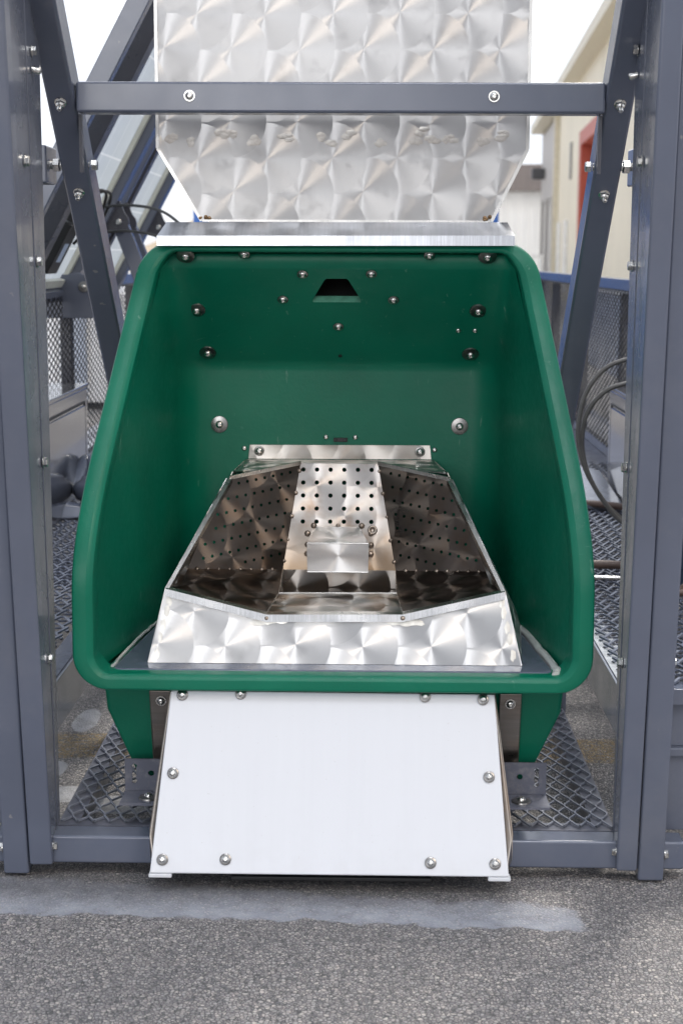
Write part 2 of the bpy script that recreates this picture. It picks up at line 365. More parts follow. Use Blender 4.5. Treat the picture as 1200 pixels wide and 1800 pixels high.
# ------------------------------------------------------------------ mesh helpers
WLOC = {}
def thing(name, label, cat, loc, group=None):
    o = bpy.data.objects.new(name, None); COL.objects.link(o)
    o.empty_display_size = .1; o.location = loc; o['label'] = label; o['category'] = cat
    if group: o['group'] = group
    WLOC[o.name] = Vector(loc); return o
def tag(o, label, cat, group=None):
    o['label'] = label; o['category'] = cat
    if group: o['group'] = group
    return o
class MB:
    def __init__(s): s.v = []; s.f = []; s.uv = {}; s.smooth = {}
    def add(s, vs, fs, uvs=None, smooth=False):
        b = len(s.v); s.v += [Vector(q) for q in vs]
        for k, fc in enumerate(fs):
            s.f.append([b+i for i in fc])
            if uvs: s.uv[len(s.f)-1] = [uvs[i] for i in fc]
            if smooth: s.smooth[len(s.f)-1] = True
        return s
    def box(s, lo, hi):
        x0, y0, z0 = lo; x1, y1, z1 = hi
        return s.add([(x0,y0,z0),(x1,y0,z0),(x1,y1,z0),(x0,y1,z0),(x0,y0,z1),(x1,y0,z1),(x1,y1,z1),(x0,y1,z1)],
                     [(3,2,1,0),(4,5,6,7),(0,1,5,4),(1,2,6,5),(2,3,7,6),(3,0,4,7)])
    def hexa(s, p):      # 8 corners, same order as box
        return s.add(p, [(3,2,1,0),(4,5,6,7),(0,1,5,4),(1,2,6,5),(2,3,7,6),(3,0,4,7)])
    def bar(s, p, q, w, h, side=(1, 0, 0)):
        p, q = Vector(p), Vector(q); d = (q-p).normalized(); sx = Vector(side); sx = (sx-d*sx.dot(d)).normalized(); sy = d.cross(sx)
        a, b = sx*w/2, sy*h/2
        return s.hexa([p-a-b, p+a-b, p+a+b, p-a+b, q-a-b, q+a-b, q+a+b, q-a+b])
    def prism(s, poly, axis, t):       # poly: 3D points (planar), extruded along axis vector*t
        n = len(poly); e = Vector(axis)*t; P = [Vector(q) for q in poly]
        s.add(P+[q+e for q in P], [list(range(n))[::-1], [n+i for i in range(n)]]+[(i, (i+1) % n, n+(i+1) % n, n+i) for i in range(n)])
        return s
    def tube(s, pts, r, n=10, smooth=True, ripple=None):
        pts = [Vector(q) for q in pts]; rings = []
        d0 = (pts[1]-pts[0]).normalized(); ref = Vector((0, 0, 1)) if abs(d0.z) < .9 else Vector((1, 0, 0))
        sx = ref.cross(d0).normalized(); vs = []
        for i, q in enumerate(pts):
            d = (pts[min(i+1, len(pts)-1)]-pts[max(i-1, 0)]).normalized(); sx = (sx-d*sx.dot(d)).normalized(); sy = d.cross(sx)
            rr = r if not ripple else r*(1+ripple*(1 if i % 2 else -1))
            vs += [q+(sx*cos(2*pi*k/n)+sy*sin(2*pi*k/n))*rr for k in range(n)]
        m = len(pts)
        fs = [(i*n+k, i*n+(k+1) % n, (i+1)*n+(k+1) % n, (i+1)*n+k) for i in range(m-1) for k in range(n)]
        s.add(vs, fs, smooth=smooth); s.add([vs[k] for k in range(n)], [list(range(n))[::-1]]); s.add([vs[(m-1)*n+k] for k in range(n)], [list(range(n))])
        return s
    def lathe(s, prof, c, axis, n=20, smooth=True):
        c = Vector(c); ax = Vector(axis).normalized(); ref = Vector((0, 0, 1)) if abs(ax.z) < .9 else Vector((1, 0, 0))
        sx = ref.cross(ax).normalized(); sy = ax.cross(sx); vs = []
        for r, h in prof: vs += [c+ax*h+(sx*cos(2*pi*k/n)+sy*sin(2*pi*k/n))*r for k in range(n)]
        m = len(prof)
        s.add(vs, [(i*n+k, i*n+(k+1) % n, (i+1)*n+(k+1) % n, (i+1)*n+k) for i in range(m-1) for k in range(n)], smooth=smooth)
        if prof[0][0] > 1e-5: s.add(vs[:n], [list(range(n))[::-1]])
        if prof[-1][0] > 1e-5: s.add(vs[-n:], [list(range(n))])
        return s
    def build(s, name, mat, parent=None, bevel=0, seg=2, angle=35, smooth_all=False, merge=0):
        xs = [q.x for q in s.v]; ys = [q.y for q in s.v]; zs = [q.z for q in s.v]
        c = Vector(((min(xs)+max(xs))/2, (min(ys)+max(ys))/2, (min(zs)+max(zs))/2))
        if not parent: c.z = min(zs)
        me = bpy.data.meshes.new(name); me.from_pydata([q-c for q in s.v], [], s.f)
        if s.uv:
            L = me.uv_layers.new(name='UVMap')
            for pi_, pl in enumerate(me.polygons):
                if pi_ in s.uv:
                    for li, w in zip(pl.loop_indices, s.uv[pi_]): L.data[li].uv = w
        for i, pl in enumerate(me.polygons): pl.use_smooth = smooth_all or bool(s.smooth.get(i))
        me.materials.append(mat); me.update()
        if merge:
            bm = bmesh.new(); bm.from_mesh(me); bmesh.ops.remove_doubles(bm, verts=bm.verts, dist=merge); bm.to_mesh(me); bm.free()
        if smooth_all: me.set_sharp_from_angle(angle=RAD(angle))
        o = bpy.data.objects.new(name, me); COL.objects.link(o)
        if bevel:
            b = o.modifiers.new('bevel', 'BEVEL'); b.width = bevel; b.segments = seg; b.limit_method = 'ANGLE'; b.angle_limit = RAD(40); b.harden_normals = True
            for pl in me.polygons: pl.use_smooth = True
            me.set_sharp_from_angle(angle=RAD(180) if False else RAD(30))
        if parent: o.parent = parent; o.location = c-WLOC[parent.name]
        else: o.location = c
        WLOC[o.name] = c
        return o

def planar_uv(poly, origin=None, udir=None):
    P = [Vector(q) for q in poly]; n = Vector((0, 0, 0))
    for i in range(len(P)): n += (P[i]-P[0]).cross(P[(i+1) % len(P)]-P[0])
    n.normalize(); u = Vector(udir or (1, 0, 0)); u = (u-n*u.dot(n)).normalized(); v = n.cross(u); o = Vector(origin or P[0])
    return [((q-o).dot(u), (q-o).dot(v)) for q in P], n, u, v, o

def plate(mb, poly, thick=.002, udir=(1, 0, 0), origin=None):
    """a sheet-metal plate: planar polygon (counter-clockwise seen from its face), with metric UVs"""
    uv, n, u, v, o = planar_uv(poly, origin, udir); k = len(poly); P = [Vector(q) for q in poly]; Q = [q-n*thick for q in P]
    mb.add(P+Q, [list(range(k)), [k+i for i in range(k)][::-1]]+[((i+1) % k, i, k+i, k+(i+1) % k) for i in range(k)], uv+uv)
    return n

# fastener prototypes: mesh along +Z, head up, base at z = 0
def proto(name, parts):
    me = bpy.data.meshes.new(name); bm = bmesh.new(); mats = []
    for mb, mat in parts:
        if mat not in mats: mats.append(mat)
        idx = mats.index(mat); vs = [bm.verts.new(q) for q in mb.v]
        for i, fc in enumerate(mb.f):
            f = bm.faces.new([vs[j] for j in fc]); f.material_index = idx; f.smooth = bool(mb.smooth.get(i))
    bm.to_mesh(me); bm.free()
    for m_ in mats: me.materials.append(m_)
    me.set_sharp_from_angle(angle=RAD(40))
    return me
def hexprof(r0, h0, h1):
    b = MB(); pts = [(r0*cos(pi/3*k), r0*sin(pi/3*k)) for k in range(6)]; r1 = r0*.86
    pt2 = [(r1*cos(pi/3*k), r1*sin(pi/3*k)) for k in range(6)]
    vs = [(x, y, h0) for x, y in pts]+[(x, y, h1-.0012) for x, y in pts]+[(x, y, h1) for x, y in pt2]
    b.add(vs, [list(range(6))[::-1]]+[(i, (i+1) % 6, 6+(i+1) % 6, 6+i) for i in range(6)]+[(6+i, 6+(i+1) % 6, 12+(i+1) % 6, 12+i) for i in range(6)]+[[12+i for i in range(6)]])
    return b
Z = (0, 0, 1); O = (0, 0, 0)
def wash(r, h): return MB().lathe([(r, 0), (r, h*.7), (r-.001, h), (.002, h)], O, Z, 24)
def dome(r, h0, h):
    return MB().lathe([(r, h0)]+[(r*cos(a*pi/14), h0+h*sin(a*pi/14)) for a in range(1, 6)]+[(r*.36, h0+h*.93), (r*.33, h0+h*.45), (.0001, h0+h*.45)], O, Z, 20)
HEX = proto('hex_bolt', [(wash(.0125, .002), ZINC), (hexprof(.0105, .002, .0095), ZINC)])
NUT = proto('flange_nut', [(wash(.0150, .0025), ZINC), (hexprof(.0125, .0025, .013), ZINC), (MB().lathe([(.0112, .013), (.0085, .017), (.006, .0175)], O, Z, 18), ZINC), (MB().lathe([(.0062, .012), (.0062, .027), (.005, .029), (.0001, .029)], O, Z, 14), ZINC)])
for me_, k_ in ((HEX, .78), (NUT, .68)): me_.transform(Matrix.Scale(k_, 4))
BIGW = proto('washer_bolt', [(MB().lathe([(.0175, 0), (.0168, .0028), (.010, .0042), (.002, .0042)], O, Z, 26), WASHER), (dome(.0078, .0042, .0055), ZINC)])
SMALLW = proto('small_washer_bolt', [(wash(.0105, .0018), WASHER), (dome(.0075, .0018, .005), ZINC)])
TINY = proto('small_screw', [(dome(.0055, 0, .0035), ZINC)])
BUTTON = proto('button_bolt', [(MB().lathe([(.0100, 0), (.0100, .0010), (.0094, .0018), (.002, .0018)], O, Z, 26), ZINC), (dome(.0072, .0018, .0050), ZINC)])
SEALB = proto('sealed_screw', [(wash(.0098, .0020), WASHER), (dome(.0070, .0020, .0056), ZINC)])
def fasten(me, p, nrm, parent, roll=0., name='bolt'):
    o = bpy.data.objects.new(name, me); COL.objects.link(o); n = Vector(nrm).normalized()
    o.parent = parent; o.location = Vector(p)-WLOC[parent.name]
    o.rotation_euler = (n.to_track_quat('Z', 'Y') @ Matrix.Rotation(roll, 3, 'Z').to_quaternion()).to_euler()
    return o

def struct(o): o['kind'] = 'structure'; return o

# ------------------------------------------------------------------ ground and hills
g = MB(); g.add([(-400, -60, 0), (400, -60, 0), (400, 900, 0), (-400, 900, 0)], [(0, 1, 2, 3)])
struct(g.build('asphalt_ground', ASPHALT))
g = MB(); N_ = 60
vs = []; fs = []
for i in range(N_):
    x = -330+300*i/(N_-1); h = 13+8*sin(i*.21+1)+3*sin(i*.83)
    vs += [(x, 420, -1), (x, 450, h*.6), (x, 500, h), (x, 560, -1)]
for i in range(N_-1):
    for k in range(3): fs.append((i*4+k, i*4+4+k, i*4+5+k, i*4+1+k))
g.add(vs, fs); struct(g.build('hills', TAN, smooth_all=True, angle=80))

# ------------------------------------------------------------------ feeding hood (green moulded plastic)
HX = -.006
def round_poly(pts, rad, n=10):
    out = []
    for i, (x, y) in enumerate(pts):
        p = Vector((x, y)); a = Vector(pts[i-1])-p; b = Vector(pts[(i+1) % len(pts)])-p; la, lb = a.length, b.length; a /= la; b /= lb
        ang = math.acos(max(-1, min(1, a.dot(b)))); t = min(rad[i]/tan(ang/2), la*.49, lb*.49); r = t*tan(ang/2)
        c = p+(a+b).normalized()*(r/sin(ang/2)); p0 = p+a*t; p1 = p+b*t
        a0 = atan2(p0.y-c.y, p0.x-c.x); a1 = atan2(p1.y-c.y, p1.x-c.x); d = (a1-a0+pi) % (2*pi)-pi
        for k in range(n+1):
            w = a0+d*k/n; out.append(((c.x+r*cos(w)), (c.y+r*sin(w))))
    return out
def offset_poly(pts, o):
    res = []; n = len(pts); zl = min(p[1] for p in pts)
    for i in range(n):
        a = Vector(pts[i-1]); b = Vector(pts[(i+1) % n]); d = (b-a)
        d.normalize(); o_ = o*(1-.22*max(0., d.x)**2) if pts[i][1] < .6 else o*(1-.42*max(0., -d.x)**2); res.append((pts[i][0]-d.y*o, pts[i][1]+d.x*o_))
    return res
def YF(z):     # depth of the raked opening
    k = max(0., z-.50); return .03+.72*(math.sqrt(k*k+.0081)-.09 if k > 0 else 0.)
hull = round_poly([(-.443, .326), (.443, .326), (.441, .60), (.361, 1.088), (-.361, 1.088), (-.441, .60)], [.062, .062, 1.5, .072, .072, 1.5], 12)
# subdivide long runs
def dens(pts, step):
    out = []
    for i in range(len(pts)):
        a = Vector(pts[i]); b = Vector(pts[(i+1) % len(pts)]); k = max(1, int((b-a).length/step))
        out += [tuple(a+(b-a)*j/k) for j in range(k)]
    return out
hull = dens(hull, .03)
hood = thing('feeding_hood', 'open-fronted green moulded plastic feeding hood standing between the two grey posts', 'feeder hood', (HX, .3, .13))
prof = [(.000, .060), (.0004, .014), (.0022, .0075), (.0060, .0036), (.0100, .0014), (.0125, .0002), (.020, 0), (.031, 0), (.0345, .0010), (.0364, .0032), (.0374, .007), (.0375, .013), (.0375, .034), (.030, .040), (.018, .040)]
rim = MB(); inner = offset_poly(hull, .0375); vs = []; n = len(hull)
for o_, dy in prof:
    ring = offset_poly(hull, .0375-o_)
    for (x, z) in ring: vs.append((x+HX, YF(z)+dy, z))
fs = [(i*n+k, i*n+(k+1) % n, (i+1)*n+(k+1) % n, (i+1)*n+k) for i in range(len(prof)-1) for k in range(n)]
rim.add(vs, fs); rim.build('rim', GREEN, hood, smooth_all=True, angle=20)

def halfw_in(z):     # inner half width of the opening at height z (from the rounded outline)
    best = 0
    for i in range(n):
        (x0, z0), (x1, z1) = inner[i], inner[(i+1) % n]
        if (z0-z)*(z1-z) <= 0 and abs(z1-z0) > 1e-9: best = max(best, x0+(x1-x0)*(z-z0)/(z1-z0))
    return best
ZTOP = 1.0635; CRE = .842; YB = .62
def YBK(z):
    if z <= CRE-.012: return YB
    if z >= CRE+.012: return YB-(z-CRE)*.975
    t = (z-CRE+.012)/.024; return YB-.975*.012*t*t
levels = sorted(set([round(.352+i*.0125, 4) for i in range(56) if .352+i*.0125 < 1.055]+[.948, 1.034, ZTOP-.004, ZTOP, .830, .834, .838, .842, .846, .850, .854]))
levels = [z for z in levels if not (.948 < z < 1.034)]
def section(z, ow=0.):
    wf = halfw_in(min(max(z, .385), ZTOP-.0008)); yf = YF(z)+.045; yb = YBK(z)
    if yb < yf+.006: yb = yf+.006
    wb = min(.312, wf-.004)
    rx, ry = min(.055, wb*.3), min(.075, (yb-yf)*.6)
    # straight side, then quadratic fillet, then the back
    sx = wb+(wf-wb)*ry/max(yb-yf, 1e-4)
    pts = [(wf, yf), (wf+(sx-wf)*.35, yf+(yb-ry-yf)*.35), (wf+(sx-wf)*.7, yf+(yb-ry-yf)*.7)]
    for k in range(9):
        t = k/8; pts.append(((1-t)**2*sx+2*t*(1-t)*wb+t*t*(wb-rx), (1-t)**2*(yb-ry)+2*t*(1-t)*yb+t*t*yb))
    pts += [(.16, yb), (.09, yb)]
    full = [(x, y) for x, y in pts]+[(-x, y) for x, y in pts[::-1]]
    return full
sh = MB(); secs = [section(z) for z in levels]; m_ = len(secs[0]); vs = []
for z, s_ in zip(levels, secs): vs += [(x+HX, y, z) for x, y in s_]
mid = m_//2-1
fs = []
for i in range(len(levels)-1):
    for k in range(m_-1):
        if k == mid and abs(levels[i]-.948) < 1e-6: continue
        fs.append((i*m_+k, i*m_+m_+k, i*m_+m_+k+1, i*m_+k+1))
sh.add(vs, fs)
# the patch of back wall with the trapezoid feed opening
zi = [i for i, z in enumerate(levels) if abs(z-.948) < 1e-6][0]
def bw(x, z): return Vector((x+HX, YBK(z), z))
A0, A1, B1, B0 = bw(-.09, .948), bw(.09, .948), bw(.09, 1.034), bw(-.09, 1.034)
hz0, hz1 = .9715, 1.0175
H = [bw(-.050, hz0), bw(.042, hz0), bw(.042, hz0+.006), bw(.019, hz1-.003), bw(.015, hz1), bw(-.023, hz1), bw(-.027, hz1-.003), bw(-.050, hz0+.006)]
mt, mbm = bw(-.004, hz1), bw(-.004, hz0)
sh.add([bw(-.004, .948), A1, B1, bw(-.004, 1.034), mt, H[4], H[3], H[2], H[1], mbm], [[0, 9, 8, 7, 6, 5, 4, 3, 2, 1]])
sh.add([A0, bw(-.004, .948), mbm, H[0], H[7], H[6], H[5], mt, bw(-.004, 1.034), B0], [[0, 9, 8, 7, 6, 5, 4, 3, 2, 1]])
# thickness of the opening
bk = Vector((0, .975, 1)).normalized()*0+Vector((0, .012, .0123))
sh.add(H+[q+bk for q in H], [(i, (i+1) % 8, 8+(i+1) % 8, 8+i) for i in range(8)])
# lip between rim and ceiling, underside, outer skin
sh.build('inner_shell', GREEN_IN, hood, smooth_all=True, angle=50, merge=.0004)
ou = MB(); vs = []
olev = [.352, .45, .55, .65, .75, CRE-.012, CRE, CRE+.012, .95, 1.0, 1.03, ZTOP+.006]
for z in olev:
    s_ = section(min(z, ZTOP)); vs += [((x+math.copysign(.012, x) if abs(x) > .1 else x)+HX, y+.012+(.002 if z > ZTOP else 0), z) for x, y in s_]
fs = []
for i in range(len(olev)-1):
    for k in range(m_-1):
        if k == mid and olev[i] in (.95, 1.0): continue
        fs.append((i*m_+k, i*m_+k+1, i*m_+m_+k+1, i*m_+m_+k))
ou.add(vs, fs)
ou.add([(x+HX, y, .345) for x, y in section(.36)], [list(range(m_))])
ou.build('outer_shell', GREEN, hood, smooth_all=True, angle=50)
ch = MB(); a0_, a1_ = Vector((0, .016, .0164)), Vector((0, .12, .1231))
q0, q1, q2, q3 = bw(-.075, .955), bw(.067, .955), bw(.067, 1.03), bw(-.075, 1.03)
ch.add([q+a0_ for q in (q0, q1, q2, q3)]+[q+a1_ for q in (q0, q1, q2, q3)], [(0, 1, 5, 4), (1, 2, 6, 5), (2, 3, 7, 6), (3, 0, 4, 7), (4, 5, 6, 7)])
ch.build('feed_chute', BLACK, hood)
# chamfer strip below the opening, pale where the plastic was cut
cf = MB(); a_, b_ = bw(-.050, hz0), bw(.042, hz0)
cf.add([a_+Vector((0, -.0005, .0005)), b_+Vector((0, -.0005, .0005)), b_+bk*.9+Vector((0, -.001, .0012)), a_+bk*.9+Vector((0, -.001, .0012))], [(0, 1, 2, 3)])
cf.build('cut_edge', plain('cut_green_plastic', (.10, .30, .21), .5, 0, .3, 60), hood)
nb = Vector((0, -1, -.975)).normalized(); nv = Vector((0, -1, 0))
for me, pts in ((BIGW, [(-.291, 1.060), (.272, 1.061), (-.283, .956), (.264, .957), (-.271, .868), (.256, .868)]),
                (SMALLW, [(-.181, 1.064), (.164, 1.064), (-.074, 1.026), (.056, 1.027), (-.114, .977), (.099, .977), (-.008, .923)]),
                (TINY, [(.228, .916), (.261, .916)])):
    for k, (x, z) in enumerate(pts): fasten(me, (x, YBK(z)-.001, min(z, ZTOP-.001)), nb, hood, k*.7)
for x, z in ((-.251, .720), (.238, .719)): fasten(BIGW, (x, YB-.0005, z), nv, hood)
for x, z in ((-.034, .695), (.026, .695), (-.201, .671), (.188, .670)): fasten(TINY, (x, YB, z), nv, hood)
b = MB().box((-.018, YB-.006, .686), (.010, YB, .694)); b.box((-.016, YB-.009, .687), (-.011, YB-.0055, .693)); b.box((.001, YB-.009, .687), (.008, YB-.0055, .693))
b.build('sensor', RUBBER, hood, bevel=.0006)
MB().lathe([(.004, 0), (.004, .001), (.0001, .001)], (-.005, YBK(.862)-.0012, .862), nb, 12).build('rivet_hole', BLACK, hood)
# shelf with rolled front edge and sealant
sf = MB(); top = .357
edge = [(-.386, .085), (-.384, .066), (-.375, .058), (.362, .058), (.372, .066), (.374, .085)]
outl = edge+[(.352, .30), (.320, .56), (.30, .612), (-.312, .612), (-.332, .56), (-.364, .30)]
k = len(outl); sf.add([(x, y, top) for x, y in outl]+[(x, y, top-.019) for x, y in outl], [list(range(k)), [k+i for i in range(k)][::-1]]+[((i+1) % k, i, k+i, k+(i+1) % k) for i in range(k)])
sf.build('shelf', SLATE, hood, bevel=.007, seg=4)
def caulk(path, r):
    ca = MB(); pts = []
    for i in range(len(path)-1):
        a, b = Vector(path[i]), Vector(path[i+1]); kk = 10
        pts += [a+(b-a)*j/kk+Vector((random.uniform(-.0015, .0015), random.uniform(-.0015, .0015), random.uniform(-.001, .001))) for j in range(kk)]
    ca.tube(pts+[Vector(path[-1])], r, 8)
    if r > .005: ca.add([(.372, .060, .3555), (.394, .064, .3565), (.392, .040, .353), (.352, .044, .351)], [(0, 3, 2, 1)])
    ca.build('sealant_bead', CAULK, hood)
caulk([(.376, .050, .354), (.382, .075, .356), (.362, .25, .357), (.340, .45, .357)], .0072)
caulk([(-.388, .075, .356), (-.372, .28, .357), (-.355, .40, .357)], .003)
# folded stainless drip strip on top
ds = MB()
x0, x1 = -.340, .319
ds.add([(x0, .372, 1.0775), (x1, .372, 1.0800), (x1, .374, 1.0985), (x0, .374, 1.0955), (x0+.012, .425, 1.1215), (x1-.010, .425, 1.1235)],
       [(0, 1, 2, 3), (3, 2, 5, 4)], [(0, 0), (.66, 0), (.66, .02), (0, .02), (0.01, .075), (.65, .075)])
ds.add([(x0, .3735, 1.0775), (x1, .3735, 1.0800), (x1, .3755, 1.097), (x0, .3755, 1.094), (x0+.012, .425, 1.120), (x1-.010, .425, 1.122)], [(3, 2, 1, 0), (4, 5, 2, 3)], [(0, 0)]*6)
DRIP = brushed('brushed_strip_steel', (.40, .41, .43), .20, 0, (60, 4, 4))
ds.build('drip_strip', DRIP, hood)
# tapering pedestal below the rim, with raw steel straps and slotted feet
pd = MB()
T_ = [(-.416, .13), (.404, .13), (.385, .50), (-.40, .50)]; B_ = [(-.352, .17), (.335, .17), (.325, .47), (-.34, .47)]
pd.add([(x, y, .345) for x, y in T_]+[(x*.985, y+.005, .262) for x, y in T_]+[(x, y, .105) for x, y in B_], [(0, 1, 5, 4), (1, 2, 6, 5), (2, 3, 7, 6), (3, 0, 4, 7), (4, 5, 9, 8), (5, 6, 10, 9), (6, 7, 11, 10), (7, 4, 8, 11), (8, 9, 10, 11)])
pd.build('pedestal', GREEN, hood, bevel=.008, seg=3)
for sx in (-1, 1):
    xa, xb = (-.330, -.289) if sx < 0 else (.286, .325)
    st = MB().hexa([(xa+.004*(-sx > 0), .152, .115), (xb, .152, .115), (xb, .156, .115), (xa, .156, .115), (xa, .112, .303), (xb, .112, .303), (xb, .1155, .303), (xa, .1155, .303)])
    so = st.build('steel_strap', RAW, hood, bevel=.002)
    fasten(BUTTON, ((xa+xb)/2-.006*sx*0, .116, .284), (0, -1, -.15), so)
    # foot: an angle with a slot, a hole, a washer bolt
    x_o, x_i = (-.376, -.285) if sx < 0 else (.372, .280)
    lo, hi = min(x_o, x_i), max(x_o, x_i)
    bm = bmesh.new()
    def loop(pts):
        v_ = [bm.verts.new((p[0], p[1], 0)) for p in pts]; return [bm.edges.new((v_[i], v_[(i+1) % len(v_)])) for i in range(len(v_))]
    es = loop([(lo, .118), (hi, .118), (hi, .176), (lo, .176)])
    xc = x_o-sx*.017 if sx > 0 else x_o+.017
    wig = [(xc-.005, .132), (xc+.001, .130), (xc+.005, .135), (xc+.002, .142), (xc+.005, .149), (xc+.003, .158), (xc+.005, .165), (xc-.001, .168), (xc-.005, .163), (xc-.002, .155), (xc-.005, .148), (xc-.003, .139)]
    es += loop(wig[::-1])
    xh = x_o-sx*.047 if sx > 0 else x_o+.047
    es += loop([(xh+.0055*cos(-2*pi*q/12), .150+.0055*sin(-2*pi*q/12)) for q in range(12)])
    bmesh.ops.triangle_fill(bm, use_beauty=True, use_dissolve=False, edges=es, normal=(0, 0, 1))
    ft = MB(); bm.verts.ensure_lookup_table(); bm.verts.index_update()
    ft.add([(v.co.x, .115, v.co.y) for v in bm.verts], [[v.index for v in f.verts] for f in bm.faces])
    ft.add([(v.co.x, .119, v.co.y) for v in bm.verts], [[v.index for v in f.verts][::-1] for f in bm.faces])
    bm.free()
    ft.box((lo, .050, .1135), (hi, .119, .1175))
    fo = ft.build('mounting_foot', SLATE_DUST, hood)
    fasten(BIGW, (xh, .078, .1178), (0, 0, 1), fo)

# ------------------------------------------------------------------ feed trough
tr = thing('feed_trough', 'stainless steel feed trough with perforated walls and swirl-polished front, inside the green hood', 'feed trough', (0, .3, .357))
TX = -.004
Lc, Rc = Vector((-.301+TX*0, .140, .481)), Vector((.293, .140, .480))
Lm, Rm = Vector((-.123, .108, .4395)), Vector((.115, .108, .4415))
fb0, fb1 = Vector((-.328, .100, .3575)), Vector((.321, .100, .3575))
def fY(z): return .100+(z-.3575)*.32
Lcf, Rcf, Lmf, Rmf = [Vector((q.x, fY(q.z), q.z)) for q in (Lc, Rc, Lm, Rm)]
fp = MB(); plate(fp, [fb0, fb1, Rcf, Rmf-Vector((0, 0, .001)), Lmf-Vector((0, 0, .001)), Lcf], .002, origin=(0, .1, .357))
fp.build('front_plate', PERL_FRONT, tr)
# bottom return flange line and edge clean-up welds
def smear(mb, c, w, h, nrm, k=12):
    """flattened ground-off weld smear"""
    c = Vector(c); nn = Vector(nrm).normalized(); u = Vector((1, 0, 0)); u = (u-nn*u.dot(nn)).normalized(); v = nn.cross(u); vs = [c+nn*.0005]
    for ring in (.55, 1.):
        for q in range(k):
            a = 2*pi*q/k; j = random.uniform(.75, 1.2)
            vs.append(c+u*cos(a)*w*ring*j+v*sin(a)*h*ring*j+nn*(.0004 if ring < 1 else .0001))
    mb.add(vs, [(0, 1+q, 1+(q+1) % k) for q in range(k)]+[(1+q, 1+k+q, 1+k+(q+1) % k, 1+(q+1) % k) for q in range(k)], smooth=True)
nf = Vector((0, -1, .32)).normalized(); GROUND = brushed('ground_weld_steel', (.70, .68, .63), .42, 0, (30, 30, 30))
def gw(c, w, h): q = MB(); smear(q, c, w, h, nf); q.build('ground_weld', GROUND, tr)
for x in (-.140, -.118, -.098, .098, .122, .140): gw((x+random.uniform(-.004, .004), fY(.428)-.001, .428+random.uniform(-.002, .002)), .014, .006)
for z in (.375, .40, .42, .445, .462):
    gw((-.318+(z-.3575)*.22, fY(z)-.0005, z), .005, .011); gw((.311-(z-.3575)*.22, fY(z)-.0005, z), .005, .011)
# rolled lip along the front edge
lp = MB(); pth = [Lcf+Vector((0, -.002, 0)), Lmf+Vector((0, -.004, 0)), Rmf+Vector((0, -.004, 0)), Rcf+Vector((0, -.002, 0))]
for a, b in zip(pth[:-1], pth[1:]):
    uvl = (b-a).length
    lp.add([a+Vector((0, -.009, -.011)), b+Vector((0, -.009, -.011)), b+Vector((0, -.003, .001)), a+Vector((0, -.003, .001)), b+Vector((0, .012, .003)), a+Vector((0, .012, .003)), b+Vector((0, .002, -.011)), a+Vector((0, .002, -.011))],
           [(0, 1, 2, 3), (3, 2, 4, 5), (1, 0, 7, 6)], [(0, 0), (uvl, 0), (uvl, .012), (0, .012), (uvl, .03), (0, .03), (uvl, 0), (0, 0)])
lp.build('front_lip', brushed('bright_lip_steel', (.74, .73, .71), .22, .1, (120, 5, 5)), tr)
